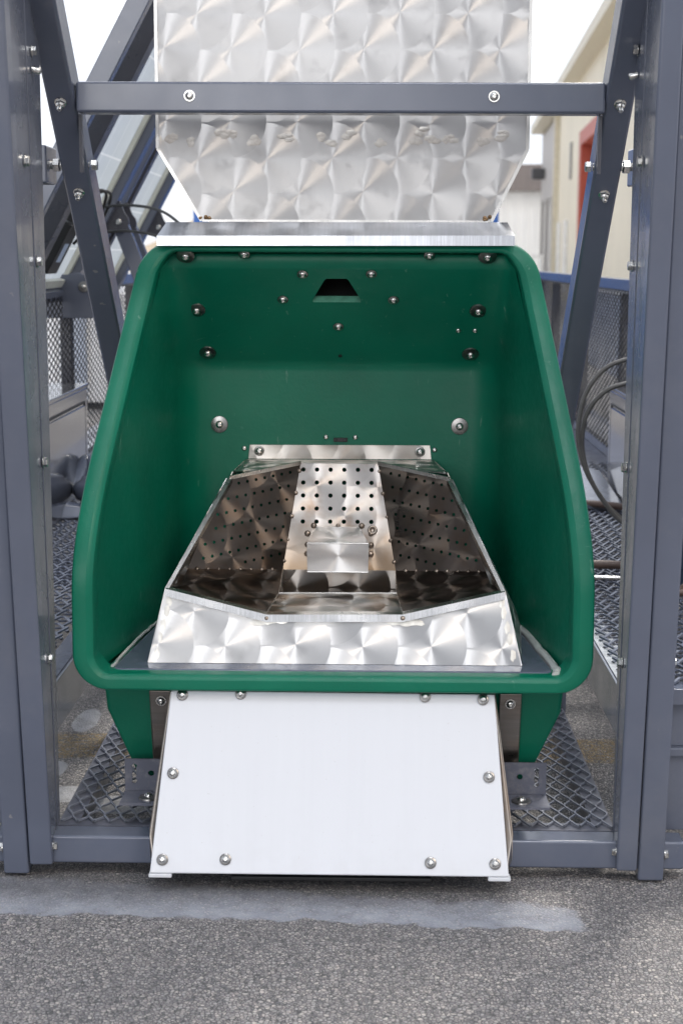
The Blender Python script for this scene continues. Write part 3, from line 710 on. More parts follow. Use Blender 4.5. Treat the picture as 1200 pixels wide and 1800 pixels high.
# upper corners
Lb, Rb = Vector((-.212, .405, .640)), Vector((.208, .405, .640))       # rear corner of the side rims
La, Ra = Vector((-.079, .475, .660)), Vector((.072, .475, .660))
Ml, Mr = Vector((-.1112, .420, .4595)), Vector((.1073, .420, .4590))
def on_plane(p, a, b, c):        # move p along Y onto plane abc
    n_ = (b-a).cross(c-a); return Vector((p.x, a.y-(n_.x*(p.x-a.x)+n_.z*(p.z-a.z))/n_.y, p.z))
Sl = on_plane(Vector((-.291, 0, .4772)), La, Lb, Ml); Sr = on_plane(Vector((.2845, 0, .4758)), Ra, Rb, Mr)
def perforated(name, quad, mat, pitch, r, margin, stagger, rows, centres=None):
    """steel sheet with real punched holes; quad is counter-clockwise seen from the face"""
    uv, n_, u, v, o = planar_uv(quad, quad[0], rows)
    P2 = [Vector(w) for w in uv]
    def inside(p, d):
        for i in range(len(P2)):
            a, b = P2[i], P2[(i+1) % len(P2)]; e = (b-a).normalized()
            if (e.x*(p.y-a.y)-e.y*(p.x-a.x)) < d: return False
        return True
    bm = bmesh.new(); es = []
    def loop(pts):
        v_ = [bm.verts.new((p[0], p[1], 0)) for p in pts]
        return [bm.edges.new((v_[i], v_[(i+1) % len(v_)])) for i in range(len(v_))]
    es += loop(P2)
    us = [p.x for p in P2]; vs_ = [p.y for p in P2]
    j = 0; cells = []; stp = pitch*1.38; y = max(vs_)-margin-int((max(vs_)-min(vs_)-2*margin)/stp)*stp
    for X_, Z_ in centres or ():
        q = Vector((X_, o.y-(n_.x*(X_-o.x)+n_.z*(Z_-o.z))/n_.y, Z_))-o; x_, y_ = q.dot(u), q.dot(v)
        es += loop([(x_+r*cos(-2*pi*q_/12), y_+r*sin(-2*pi*q_/12)) for q_ in range(12)])
    while not centres and y < max(vs_):
        x = min(us)+margin+(pitch*.5 if (stagger and j % 2) else 0)
        while x < max(us):
            p = Vector((x, y))
            if inside(p, margin*.8):
                es += loop([(x+r*cos(-2*pi*q/10), y+r*sin(-2*pi*q/10)) for q in range(10)]); cells.append(p)
            x += pitch
        y += stp; j += 1
    bmesh.ops.triangle_fill(bm, use_beauty=True, use_dissolve=False, edges=es, normal=(0, 0, 1))
    bm.verts.index_update(); mb = MB()
    co = [Vector((w.co.x, w.co.y)) for w in bm.verts]
    # keep UV winding with the face normal
    fcs = []
    for f in bm.faces:
        ii = [w.index for w in f.verts]
        if f.normal.z < 0: ii = ii[::-1]
        fcs.append(ii)
    uvs = [(c.x, c.y) for c in co]
    mb.add([o+u*c.x+v*c.y for c in co], fcs, uvs)
    mb.add([o+u*c.x+v*c.y-n_*.0022 for c in co], [f[::-1] for f in fcs], uvs)
    for e in bm.edges:
        if len(e.link_faces) == 1:
            a, b = e.verts[0].index, e.verts[1].index
            pa, pb = o+u*co[a].x+v*co[a].y, o+u*co[b].x+v*co[b].y
            mb.add([pa, pb, pb-n_*.0022, pa-n_*.0022], [(0, 1, 2, 3)], [uvs[a], uvs[b], uvs[b], uvs[a]])
    bm.free()
    return mb.build(name, mat, tr), n_
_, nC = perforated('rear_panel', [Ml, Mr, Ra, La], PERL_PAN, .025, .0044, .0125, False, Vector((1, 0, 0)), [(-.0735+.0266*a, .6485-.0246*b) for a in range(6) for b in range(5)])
_, nL = perforated('perforated_side_panel', [Sl, Ml, La, Lb], PERL_SHADED, .0182, .0031, .013, True, La-Lb)
_, nR = perforated('perforated_side_panel', [Mr, Sr, Rb, Ra], PERL_SHADED, .0182, .0031, .013, True, Rb-Ra)
# front-left, centre and right inner slopes
Pl, Pr = Vector((-.1112, .285, .442)), Vector((.1073, .285, .4435))
sl = MB(); LcI, RcI, LmI, RmI = Lcf+Vector((.004, .012, -.001)), Rcf+Vector((-.004, .012, -.001)), Lmf+Vector((0, .010, .001)), Rmf+Vector((0, .010, .001))
def quad(mb, P, udir=(1, 0, 0)):
    uv, *_ = planar_uv(P, P[0], udir); mb.add(P, [list(range(len(P)))], uv)
quad(sl, [LmI, RmI, Pr, Pl]); sl.build('front_slope', PERL_FLOOR, tr)
sl = MB(); quad(sl, [LcI, LmI, Pl]); quad(sl, [LcI, Pl, Ml, Sl]); sl.build('inner_side_slope', PERL_SHADED, tr)
sl = MB(); quad(sl, [RmI, RcI, Pr]); quad(sl, [Pr, RcI, Sr, Mr]); sl.build('inner_side_slope', PERL_SHADED, tr)
for a, b in ((LmI, Pl), (RmI, Pr), (Pl, Pr), (Pl, Ml), (Pr, Mr)):
    up = Vector((0, -.0004, .0008)); MB().tube([a+up, b+up], .0010, 6).build('fold_edge', STEEL, tr)
pit = MB(); zb = .372
quad(pit, [Vector((Ml.x, .42, zb)), Vector((Mr.x, .42, zb)), Mr, Ml])
quad(pit, [Vector((Pl.x, .285, zb)), Vector((Pr.x, .285, zb)), Vector((Mr.x, .42, zb)), Vector((Ml.x, .42, zb))])
quad(pit, [Pl, Vector((Pl.x, .285, zb)), Vector((Ml.x, .42, zb)), Ml], (0, 1, 0)); quad(pit, [Vector((Pr.x, .285, zb)), Pr, Mr, Vector((Mr.x, .42, zb))], (0, 1, 0))
quad(pit, [Vector((Pr.x, .285, zb)), Vector((Pl.x, .285, zb)), Pl, Pr])
pit.build('bowl', PERL_FLOOR, tr)
# outer side walls with rolled top rim
for Cc, Cb, Ss, fb, s_ in ((Lcf, Lb, Sl, fb0, -1), (Rcf, Rb, Sr, fb1, 1)):
    w_ = MB(); bb = Vector((s_*.352, .45, .3575)); out = Vector((s_*.004, 0, 0))
    P = [fb, Cc, Cb+out, bb] if s_ < 0 else [bb, Cb+out, Cc, fb]
    plate(w_, P[::-1] if s_ < 0 else P[::-1], .002, (0, 1, 0)); 
    w_.build('side_wall', PERL_FRONT, tr)
    r_ = MB(); a, b = Cc+Vector((0, 0, .001)), Cb+Vector((0, 0, .001)); ins = Vector((-s_*.005, 0, -.001))
    r_.hexa([a+ins+Vector((0, 0, -.010)), a-ins*.4+Vector((0, 0, -.012)), b-ins*.4+Vector((0, 0, -.012)), b+ins+Vector((0, 0, -.010)), a+ins, a-ins*.4, b-ins*.4, b+ins])
    aa = Cb+Vector((0, 0, .001)); cc = (La if s_ < 0 else Ra)+Vector((0, 0, .001))
    r_.bar(aa, cc, .003, .008)
    r_.build('side_rim', STEEL, tr)
    quadm = MB(); quad(quadm, [Cc+Vector((-s_*.005, .012, -.003)), Ss, Cb] if s_ > 0 else [Ss, Cc+Vector((-s_*.005, .012, -.003)), Cb], (0, 1, 0))
    quadm.build('side_gusset', PERL_SHADED, tr)
r_ = MB(); r_.bar(La+Vector((0, 0, .001)), Ra+Vector((0, 0, .001)), .003, .005); r_.build('rear_edge', STEEL, tr)
# sloping back apron and upright flange against the hood wall
bf = MB()
plate(bf, [Vector((-.192, .6165, .650)), Vector((.181, .6165, .651)), Vector((.178, .6165, .6795)), Vector((-.189, .6165, .6785))], .002)
plate(bf, [Vector((-.205, .44, .648)), Vector((-.085, .48, .656)), Vector((.078, .48, .656)), Vector((.202, .44, .648)), Vector((.185, .6145, .6495)), Vector((-.196, .6145, .649))], .002)
plate(bf, [Vector((-.232, .43, .600)), Vector((-.208, .44, .647)), Vector((-.196, .6145, .648)), Vector((-.222, .6145, .612))][::-1], .002, (0, 1, 0))
plate(bf, [Vector((.228, .43, .600)), Vector((.205, .44, .647)), Vector((.185, .6145, .6485)), Vector((.218, .6145, .612))], .002, (0, 1, 0))
bfo = bf.build('back_flange', perlage('engine_turned_steel_flange', rough=.3, stain=.25, off=(.04, .01), base=(.58, .55, .51)), tr)
for x in (-.170, .158): fasten(SMALLW, (x, .6163, .6665), nv, bfo)
fasten(TINY, (.195, .585, .640), (.3, -.5, 1), bfo)
# feed spout box
sb = MB(); zt, zf, z0 = .535, .5285, .4735; bx0, bx1 = -.0610, .0550
def pY(z): return Ml.y+(La.y-Ml.y)*(z-Ml.z)/(La.z-Ml.z)
yfz = .330
C8 = dict(tl=Vector((-.047, pY(.541)-.001, .541)), tr=Vector((.036, pY(.541)-.001, .541)), fl=Vector((bx0, yfz, zf)), fr=Vector((bx1, yfz, zf)), bl=Vector((bx0+.001, yfz+.001, z0)), br=Vector((bx1-.001, yfz+.001, z0)))
kl, kr = Vector((bx0+.001, pY(z0)-.002, z0)), Vector((bx1-.001, pY(z0)-.002, z0))
quad(sb, [C8['bl'], C8['br'], C8['fr'], C8['fl']]); quad(sb, [C8['fl'], C8['fr'], C8['tr'], C8['tl']])
quad(sb, [kl, C8['bl'], C8['fl'], C8['tl']], (0, 1, 0)); quad(sb, [C8['br'], kr, C8['tr'], C8['fr']], (0, 1, 0))
sb.build('feed_spout', perlage('engine_turned_steel_spout', a=.2, b=.4, R=.1, rough=.30, off=(.142, .1725), base=(.78, .77, .76)), tr, bevel=.003, seg=3)
sb2 = MB(); sb2.tube([C8['fl']+Vector((.001, -.0002, .0002)), C8['fr']+Vector((-.001, -.0002, .0002))], .0013, 6); sb2.build('spout_edge_highlight', STEEL, tr)  # thin tubes added as bright highlights along the spout's front edges
sb2 = MB(); sb2.tube([C8['bl']+Vector((0, -.0005, 0)), C8['br']+Vector((0, -.0005, 0))], .0012, 6); sb2.build('spout_edge_highlight', STEEL, tr)
# weld tacks
def tack(p, nrm, r=.0032):
    r *= random.uniform(.8, 1.3)
    MB().lathe([(r*1.25, -.0005), (r, r*.45), (r*.6, r*.75), (.0001, r*.85)], p, nrm, 8).build('weld_tack', WELD, tr)
for t in (.08, .28, .50, .72, .93):
    tack(Ml+(La-Ml)*t, nC); tack(Mr+(Ra-Mr)*t, nC)
for t in [.02]+[.12+.11*i for i in range(8)]:
    tack(Sl+(Ml-Sl)*t, (0, -.6, .8), .0034); tack(Sr+(Mr-Sr)*t, (0, -.6, .8), .0034)
for z in (.490, .507, .528): tack(Vector((bx0-.003, pY(z)-.002, z)), nC, .004); tack(Vector((bx1+.004, pY(z)-.002, z)), nC, .004)
for x in (-.052, -.005, .041): tack(Vector((x, pY(.543)-.002, .543)), nC, .0042)
tack(Lmf+Vector((0, -.008, -.006)), nf, .004); tack(Rmf+Vector((0, -.008, -.006)), nf, .004)
nt = MB().lathe([(.0095, 0), (.0085, .004), (.0050, .004), (.0045, .001), (.0001, .001)], Vector((.062, pY(.535)-.001, .535)), nC, 18)
nt.build('drain_nut', STEEL_STAIN, tr)

# ------------------------------------------------------------------ stainless hopper above
bn = thing('feed_hopper', 'tall swirl-polished stainless steel feed hopper behind the crossbar above the green hood', 'hopper', (0, .6, 1.125))
pb = MB()
BY = .45
F = [Vector((-.264, BY, 1.125)), Vector((.280, BY, 1.125)), Vector((.345, BY, 1.258)), Vector((.345, BY, 2.05)), Vector((-.345, BY, 2.05)), Vector((-.345, BY, 1.258))]
n_ = plate(pb, F, .0025, (1, 0, 0), (0, BY, 1.125))
pb.build('front_sheet', PERL_BIN, bn)
sd_ = MB(); D_ = Vector((0, .52, 0)); k = len(F)
Fi = [q+Vector((0, .003, 0)) for q in F]
for i in range(k):
    a, b = Fi[i], Fi[(i+1) % k]; quad(sd_, [b, a, a+D_, b+D_], (0, 1, 0))
quad(sd_, [q+D_ for q in Fi][::-1]); sd_.build('body', PERL_BIN, bn)
ed = MB()
for a, b in ((F[0], F[5]), (F[5], F[4]), (F[1], F[2]), (F[2], F[3])):
    s_ = -1 if a.x < 0 else 1
    ed.bar(a+Vector((s_*.001, -.001, 0)), b+Vector((s_*.001, -.001, 0)), .004, .006, (0, 1, 0))
ed.bar(F[0]+Vector((0, -.001, 0)), F[1]+Vector((0, -.001, 0)), .004, .004, (0, 1, 0))
ed.build('seam_flange', STEEL, bn)
random.seed(3); SPOT = brushed('spot_weld_steel', (.58, .555, .52), .38, .15, (60, 60, 60))
for x in (-.325, -.285, -.225, -.205, -.165, -.105, -.04, -.025, .015, .075, .135, .15, .17, .20, .262, .295, .305):
    z = 1.278+random.uniform(-.008, .012)
    sw = MB()
    for q in range(3): smear(sw, (x+random.uniform(-.008, .008), BY-.0004, z+random.uniform(-.006, .006)), random.uniform(.006, .012), random.uniform(.004, .008), (0, -1, 0))
    sw.build('spot_weld', SPOT, bn)
for p in (F[0], F[1]):
    tk = MB()
    for q in range(4): tk.lathe([(.004, 0), (.003, .002), (.0001, .003)], p+Vector((random.uniform(-.012, .012)+(.008 if p.x < 0 else -.008), -.001, .003+random.uniform(0, .006))), (0, -1, 0), 8)
    tk.build('rusty_weld', plain('rusty_weld_metal', (.30, .19, .10), .5, .6, .4, 120), bn)

# ------------------------------------------------------------------ steel frame: crossbar, braces, base, platform
fr = thing('steel_frame', 'slate grey bolted steel frame with crossbar, slanting braces and base beam around the green hood', 'frame', (0, .4, 0))
cb = MB().box((-.444, .160, 1.2975), (.446, .210, 1.3485)); cbo = cb.build('crossbar', SLATE, fr, bevel=.005, seg=3)
for x in (-.252, .259): fasten(BUTTON, (x, .160, 1.325), nv, cbo)
for s_ in (-1, 1):
    # brace leans back from the post head down beside the hood
    xin, xout = s_*.446, s_*.494
    a, b = Vector(((xin+xout)/2, -.055, 1.525), ), Vector(((xin+xout)/2, .80, .70))
    d = (b-a).normalized(); up = Vector((1, 0, 0)).cross(d); up = up if up.y > 0 else -up
    br = MB(); h = .062; a2, b2 = a+up*h/2, b+up*h/2
    br.bar(a2, b2, .048, h)
    bo = br.build('brace', SLATE_DARK if False else SLATE, fr, bevel=.006, seg=3)
    nd = -up
    for t in (.255, .428): fasten(NUT, a+d*(b-a).length*t+nd*.0005+Vector((s_*.004*0, 0, 0)), nd, bo, .4)
    # end tab of the crossbar on the brace, horizontal pin to the panel
    MB().box((min(s_*.440, s_*.4455), .190, 1.20), (max(s_*.440, s_*.4455), .205, 1.2970)).build('gusset_tab', SLATE_DARK, fr)
    pin = MB(); pin.tube([(s_*.445, .29, 1.2175), (s_*.55, .29, 1.2175)], .007, 12)
    pin.lathe([(.010, 0), (.010, .008), (.0085, .010), (.0001, .010)], (s_*.442, .29, 1.2175), (-s_, 0, 0), 6, False)
    pin.lathe([(.0125, 0), (.0125, .010), (.010, .012)], (s_*.510, .29, 1.2175), (-s_, 0, 0), 6, False)
    pin.build('tie_bolt', ZINC, fr)
    MB().box((min(s_*.515, s_*.56), .25, 1.185), (max(s_*.515, s_*.56), .34, 1.250)).build('tie_bracket', SLATE, fr, bevel=.003)
# upright behind the hood that carries the braces
    MB().box((min(s_*.447, s_*.495), .80, .06), (max(s_*.447, s_*.495), .86, .76)).build('upright', SLATE, fr, bevel=.004)
bb = MB().box((-.60, .012, .022), (.60, .062, .072)).build('base_beam', SLATE, fr, bevel=.005, seg=3)
# platform: rim angles and expanded metal
pz = .074
rimb = MB()
for s_ in (-1, 1):
    rimb.box((min(s_*.452, s_*.488), .062, pz-.006), (max(s_*.452, s_*.488), .80, pz-.002)); rimb.box((min(s_*.452, s_*.456), .062, pz-.034), (max(s_*.452, s_*.456), .80, pz-.006))
rimb.box((-.488, .0625, pz-.0062), (.488, .098, pz-.0022)); rimb.box((-.45, .76, pz-.0062), (.45, .80, pz-.0022))
rimb.build('platform_angle', SLATE_DUST, fr)
def expanded(mb, o, u, v, LW, SW, nu, nv_, w, t, lift=0.):
    """flattened expanded metal: zig-zag strands that meet at the knuckles; u along the long way"""
    o, u, v = Vector(o), Vector(u), Vector(v); nn = u.cross(v)
    for j in range(nv_):
        pts = []
        for i in range(nu+1):
            yy = j+((i+j) % 2)
            for q in (-.13, .13):
                if (i == 0 and q < 0) or (i == nu and q > 0): continue
                pts.append(o+u*(i+q)*LW/2+v*(yy*SW)+nn*(lift*(1 if (i+j) % 2 else -1)))
        vs = []
        for i, p in enumerate(pts):
            d = (pts[min(i+1, len(pts)-1)]-pts[max(i-1, 0)]).normalized(); s = nn.cross(d).normalized()
            vs += [p-s*w/2-nn*t/2, p+s*w/2-nn*t/2, p+s*w/2+nn*t/2, p-s*w/2+nn*t/2]
        m = len(pts)
        mb.add(vs, [(4*i+k, 4*i+(k+1) % 4, 4*i+4+(k+1) % 4, 4*i+4+k) for i in range(m-1) for k in range(4)])
em = MB(); expanded(em, (.484, .066, pz+.002), (0, 1, 0), (-1, 0, 0), .070, .0142, 21, 68, .0031, .0034, .0008)
em.build('platform_mesh', paint('worn_platform_paint', (.19, .205, .25), .28, .12, .05, dust=.3), fr)

# ------------------------------------------------------------------ white front board
wb = thing('front_board', 'white plastic board screwed below the green hood, leaning out over the base beam', 'panel', (0, 0, .03))
bt = MB(); tl, trr, br_, bl_ = Vector((-.283, .050, .322)), Vector((.272, .050, .320)), Vector((.293, -.060, .036)), Vector((-.309, -.060, .036))
nb_ = (br_-bl_).cross(tl-bl_).normalized(); th = nb_*-.010
bt.hexa([bl_, br_, br_+th, bl_+th, tl, trr, trr+th, tl+th]); bt.build('board', WHITE_HDPE, wb, bevel=.0025, seg=3)
for s_ in (-1, 1):
    q = MB(); xx = (-.311, -.272) if s_ < 0 else (.258, .296)
    q.box((xx[0], -.0605, .0275), (xx[1], -.040, .0345)); q.build('foot_block', WHITE_HDPE, wb, bevel=.002)
    # side return plate behind the board
    e = -1 if s_ < 0 else 1; xs = -.300 if s_ < 0 else .287
    sp_ = MB().prism([(xs+e*.002, -.045, .04), (xs+e*.010, -.030, .09), (xs-e*.016, .064, .315), (xs-e*.014, .075, .315), (xs+e*.016, .010, .085), (xs+e*.014, -.005, .045)], (e, 0, 0), .002)
    sp_.build('return_plate', STEEL_STAIN if s_ > 0 else RAW, wb)
MB().box((-.175, -.035, .014), (.165, .01, .0215)).build('under_bracket', RUBBER, wb, bevel=.002)
for k_, (x, z) in enumerate([(-.263, .315), (-.163, .3175), (.153, .3155), (.252, .312), (-.275, .191), (.261, .190), (-.288, .057), (-.182, .0585), (.162, .0565), (.270, .056)]):
    t = (z-bl_.z)/(tl.z-bl_.z); fasten(SEALB, (x, bl_.y+(tl.y-bl_.y)*t-.0005, z), nb_, wb, k_)

# ------------------------------------------------------------------ side panels of the stall (left and right)
def FYp(z, k): return .002-.175*k*(max(0., z)/1.45)**.9
for s_, lab, k_ in ((-1, 'slate grey steel side panel with glossy inner face, left of the feeder opening', 1.), (1, 'slate grey steel side panel with glossy inner face, right of the feeder opening', .74)):
    sp = thing('side_panel', lab, 'stall panel', (s_*.52, .04, 0), 'grey side panels flanking the feeder')
    xi = -.4845 if s_ < 0 else .4815; PW = .0395 if s_ < 0 else .0350
    # inner leaning post, outer leaning post
    for nm, xa, xb, z0, dy in (('inner_post', xi, xi+s_*PW, .0235, 0.), ('outer_post', xi+s_*(PW+.003), xi+s_*(PW+.047), .004, .004)):
        zt_ = 1.70; lo, hi = min(xa, xb), max(xa, xb); p = MB(); zs = [z0+(zt_-z0)*i/8 for i in range(9)]
        vs = []
        for z in zs:
            y = FYp(z, k_)*(1 if dy == 0 else .80)+dy; vs += [(lo, y, z), (hi, y, z), (hi, y+.040, z), (lo, y+.040, z)]
        fs = [(0, 3, 2, 1), (32, 33, 34, 35)]+[(4*i+k, 4*i+(k+1) % 4, 4*i+4+(k+1) % 4, 4*i+4+k) for i in range(8) for k in range(4)]
        p.add(vs, fs); p.build(nm, SLATE, sp, bevel=.0045, seg=3)
    # tapered infill strips (flush with the inner face, thin shadow gaps between)
    rear = .085 if s_ < 0 else .070
    NS = 4
    for j in range(NS):
        p = MB(); vs = []; zs = [.03+(1.70-.03)*i/8 for i in range(9)]
        for z in zs:
            y0 = FYp(z, k_)+.0405; y1 = max(rear+.035*(z/1.45 if s_ > 0 else 0), y0+.004); a = y0+(y1-y0)*j/NS+.0008; b = y0+(y1-y0)*(j+1)/NS-.0008
            x0 = xi+s_*(.0015+.0012*(j % 2)); x1 = xi+s_*(PW-.003); lo, hi = min(x0, x1), max(x0, x1)
            vs += [(lo, a, z), (hi, a, z), (hi, b, z), (lo, b, z)]
        p.add(vs, [(0, 3, 2, 1), (32, 33, 34, 35)]+[(4*i+k, 4*i+(k+1) % 4, 4*i+4+(k+1) % 4, 4*i+4+k) for i in range(8) for k in range(4)])
        p.build('infill_strip', SLATE_GLOSS, sp, bevel=.0010, seg=2)
    pts = [(.016, 1.379), (-.057, 1.204), (.015, 1.049), (.017, .721), (.019, .384), (.014, .053)] if s_ < 0 else [(.075, 1.39), (-.000, 1.21), (.055, 1.046), (.048, .714), (.018, .386), (.016, .053)]
    for q, (y, z) in enumerate(pts): fasten(HEX, (xi+s_*.0005, y, z), (-s_, 0, 0), sp, q*.5)
    for z in (.39, .05, .72): fasten(HEX, (xi+s_*(PW+.0472), .012, z), (s_, 0, 0), sp, z*9)
    for y, z in ((.012, 1.350),):
        q = MB().lathe([(.006, 0), (.006, .012), (.0045, .014), (.0001, .014)], (xi, y+(.055 if s_ > 0 else 0), z), (-s_, 0, -.2), 10); q.build('stud', ZINC, sp)

# ------------------------------------------------------------------ trailer deck with walkways
dk = thing('trailer_deck', 'low slate grey trailer deck of expanded metal walkways either side of the feeder', 'trailer', (0, 3, 0))
for s_ in (-1, 1):
    xe = s_*.490
    MB().box((min(xe, xe+s_*.006), .095, .232), (max(xe, xe+s_*.006), 5.9, .322)).build('inner_beam', SLATE, dk, bevel=.002)
    MB().box((min(xe+s_*.007, xe+s_*.045), .095, .3155), (max(xe+s_*.007, xe+s_*.045), 5.9, .3215)).build('deck_angle', plain('pale_glint_edge', (.42, .44, .47), .3, .2, .3, 20) if s_ > 0 else SLATE, dk)  # right-hand angle paler: glint of the sky put into its colour
    ff = MB(); lo, hi = min(s_*.57, s_*1.15), max(s_*.57, s_*1.15)
    ff.box((lo, .085, .293), (hi, .13, .322)); ff.box((lo, .100, .215), (hi, .104, .293)); ff.box((lo, .086, .200), (hi, .13, .215))
    ff.box((lo, .095, .062), (hi, .099, .200))
    ff.build('front_fascia', SLATE, dk, bevel=.003)
    MB().bar((s_*.57, .093, .2165), (s_*1.15, .093, .2165), .003, .003).build('bright_edge', WHITE_PAINT, dk)
    wm = MB()
    if s_ > 0: expanded(wm, (xe+.012, .10, .326), (1, 0, 0), (0, 1, 0), .070, .0270, 18, 108, .006, .0035, .0045)
    else: expanded(wm, (-1.13, .10, .326), (1, 0, 0), (0, 1, 0), .066, .0300, 18, 98, .0065, .0035, .0045)
    wm.build('walkway_mesh', SLATE, dk)
    for y in (1.2, 2.15, 3.3, 4.4): MB().box((min(xe, s_*1.15), y, .25), (max(xe, s_*1.15), y+.05, .320)).build('cross_member', SLATE_DARK, dk, bevel=.003)
    MB().box((min(s_*1.10, s_*1.15), .13, .22), (max(s_*1.10, s_*1.15), 5.9, .322)).build('outer_beam', SLATE, dk, bevel=.003)
    MB().box((min(xe, s_*1.10), 2.98, .3225), (max(xe, s_*1.10), 5.9, .3285)).build('rear_deck_plate', SLATE_DUST, dk)
# angle bracket rail by the right-hand box
MB().hexa([(.52, 1.95, .332), (.80, 1.95, .332), (.78, 2.3, .332), (.56, 2.75, .332), (.52, 1.95, .345), (.80, 1.95, .345), (.78, 2.3, .40), (.56, 2.75, .40)]).build('sloping_plate', SLATE, dk, bevel=.003)

# ------------------------------------------------------------------ mesh side fences
for s_, lab in ((-1, 'dark expanded metal mesh side along the left of the trailer below the solar panels'), (1, 'dark expanded metal mesh side along the right of the trailer beside the grey box')):
    fe = thing('mesh_fence', lab, 'mesh fence', (s_*.96, 4.2, .33), 'mesh sides of the trailer')
    y0, y1, x = 1.35, 5.75, s_*.955
    MB().box((x-.022, y0, .935 if s_ < 0 else .942), (x+.022, y1, .985)).build('top_rail', SLATE, fe, bevel=.003)
    MB().box((x-.022, y0, .33), (x+.022, y1, .385)).build('bottom_rail', SLATE, fe, bevel=.003)
    for y in (y0, 2.05, 2.95 if s_ > 0 else 2.62, 4.0, 5.0, y1-.05):
        MB().box((x-.018, y, .386), (x+.018, y+.045, .934)).build('post', SLATE_DARK, fe, bevel=.003)
    fm = MB(); xm = x-s_*.026
    expanded(fm, (xm, y0+.01, .372), (0, 1, 0), (0, 0, 1), .066, .0122, 132, 47, .0032 if s_ < 0 else .0058, .0026, .0006)
    fm.build('mesh', MESHPAINT, fe)
# ------------------------------------------------------------------ solar panels leaning above the left mesh side
th_ = RAD(61.6); up_ = Vector((cos(th_), 0, sin(th_))); nn_ = Vector((sin(th_), 0, -cos(th_)))     # nn_: underside
P0 = Vector((-.95, 0, .93))
random.seed(11)
def solar(Y0, Y1, label, rails):
    sp = thing('solar_panel', label, 'solar panel', (P0.x, (Y0+Y1)/2, P0.z), 'solar panels on the left of the trailer')
    L = 1.95; fw, fd = .042, .032
    def at(u, y, d=0): return P0+up_*u+Vector((0, y, 0))+nn_*d
    gl = MB(); gl.add([at(0.01, Y0, -.012), at(0.01, Y1, -.012), at(L, Y1, -.012), at(L, Y0, -.012)], [(0, 3, 2, 1)], [(0, 0), (Y1-Y0, 0), (Y1-Y0, L), (0, L)])
    gl.build('backsheet', SOLAR, sp)
    f = MB()
    for ya, yb in ((Y0, Y0+fw), (Y1-fw*1.9, Y1)):
        f.hexa([at(0, ya, -.02), at(0, yb, -.02), at(0, yb, fd), at(0, ya, fd), at(L, ya, -.02), at(L, yb, -.02), at(L, yb, fd), at(L, ya, fd)])
    f.hexa([at(-.01, Y0, -.02), at(-.01, Y1, -.02), at(-.01, Y1, .02), at(-.01, Y0, .02), at(.03, Y0, -.02), at(.03, Y1, -.02), at(.03, Y1, .02), at(.03, Y0, .02)])
    f.build('panel_frame', SLATE, sp, bevel=.003)
    for ya, yb in rails:
        r = MB(); r.hexa([at(-.02, ya, -.01), at(-.02, yb, -.01), at(-.02, yb, fd+.006), at(-.02, ya, fd+.006), at(L, ya, -.01), at(L, yb, -.01), at(L, yb, fd+.006), at(L, ya, fd+.006)])
        r.build('support_rail', SLATE_DARK, sp, bevel=.003)
    e = MB(); e.hexa([at(.035, Y0+fw, -.008), at(.035, Y1-fw*1.9, -.008), at(.035, Y1-fw*1.9, .006), at(.035, Y0+fw, .006), at(.06, Y0+fw, -.008), at(.06, Y1-fw*1.9, -.008), at(.06, Y1-fw*1.9, .006), at(.06, Y0+fw, .006)])
    e2 = e; e2.hexa([at(.06, Y1-fw*1.9-.03, -.008), at(.06, Y1-fw*1.9-.001, -.008), at(.06, Y1-fw*1.9-.001, .006), at(.06, Y1-fw*1.9-.03, .006), at(L, Y1-fw*1.9-.03, -.008), at(L, Y1-fw*1.9-.001, -.008), at(L, Y1-fw*1.9-.001, .006), at(L, Y1-fw*1.9-.03, .006)])
    e2.build('edge_seal', plain('pale_edge_seal', (.55, .56, .50), .5), sp)
    # hinged lug plates with bolts and struts
    for y, u in ((Y0+.03, .30), (Y1-.04, .30))[0 if Y0 > 2 else 1:]:
        c = at(u, y, fd+.028); lug = MB()
        pl = [c+nn_*.035*cos(a)+up_*.035*sin(a) for a in [pi*2*q/10 for q in range(10)]]+[]
        pl2 = [at(u+.07, y, fd-.01), at(u-.05, y, fd-.01)]+[c+nn_*(.034*cos(a))-up_*(.034*sin(a)) for a in [pi*.45-pi*.9*q/6 for q in range(7)]]
        lug.prism(pl2, (0, 1, 0), .012); lo_ = lug.build('hinge_lug', SLATE_DARK, sp)
        fasten(HEX, c+Vector((0, -.001, 0)), (0, -1, 0), lo_, .2)
        s = MB(); s.bar(c+Vector((0, .03, 0)), c+Vector((.17, .035, -.46)), .05, .03, (1, 0, 0)); s.build('strut', SLATE, sp, bevel=.003)
    return sp, at
s1, at1 = solar(1.50, 2.55, 'nearest translucent solar panel leaning inward above the left mesh side, with junction box', [(1.73, 1.81)])
s2, at2 = solar(2.64, 3.50, 'farther translucent solar panel leaning inward, close beside the hopper', [(2.70, 2.76)])
# lower corner plate of the near panel
c = at1(.03, 2.50, .05); pl = MB(); pl.prism([(-1.02, 2.44, .86), (-.83, 2.44, .86), (-.83, 2.44, .975), (-.87, 2.44, 1.005), (-1.02, 2.44, .99)], (0, 1, 0), .012)
po = pl.build('corner_plate', SLATE, s1, bevel=.003); fasten(BIGW, (-.858, 2.4385, .960), (0, -1, 0), po)
jb = MB(); a = at1(.22, 2.02, .012)
def jbox(u0, u1, y0, y1, d0, d1): return [at1(u0, y0, d0), at1(u0, y1, d0), at1(u0, y1, d1), at1(u0, y0, d1), at1(u1, y0, d0), at1(u1, y1, d0), at1(u1, y1, d1), at1(u1, y0, d1)]
jb.hexa(jbox(.10, .26, 1.96, 2.10, -.01, .03)); jbo = jb.build('junction_box', RUBBER, s1, bevel=.004)
st_ = MB(); st_.hexa(jbox(.14, .20, 2.0, 2.06, .0302, .0308)); st_.build('sticker', LABEL, jbo)
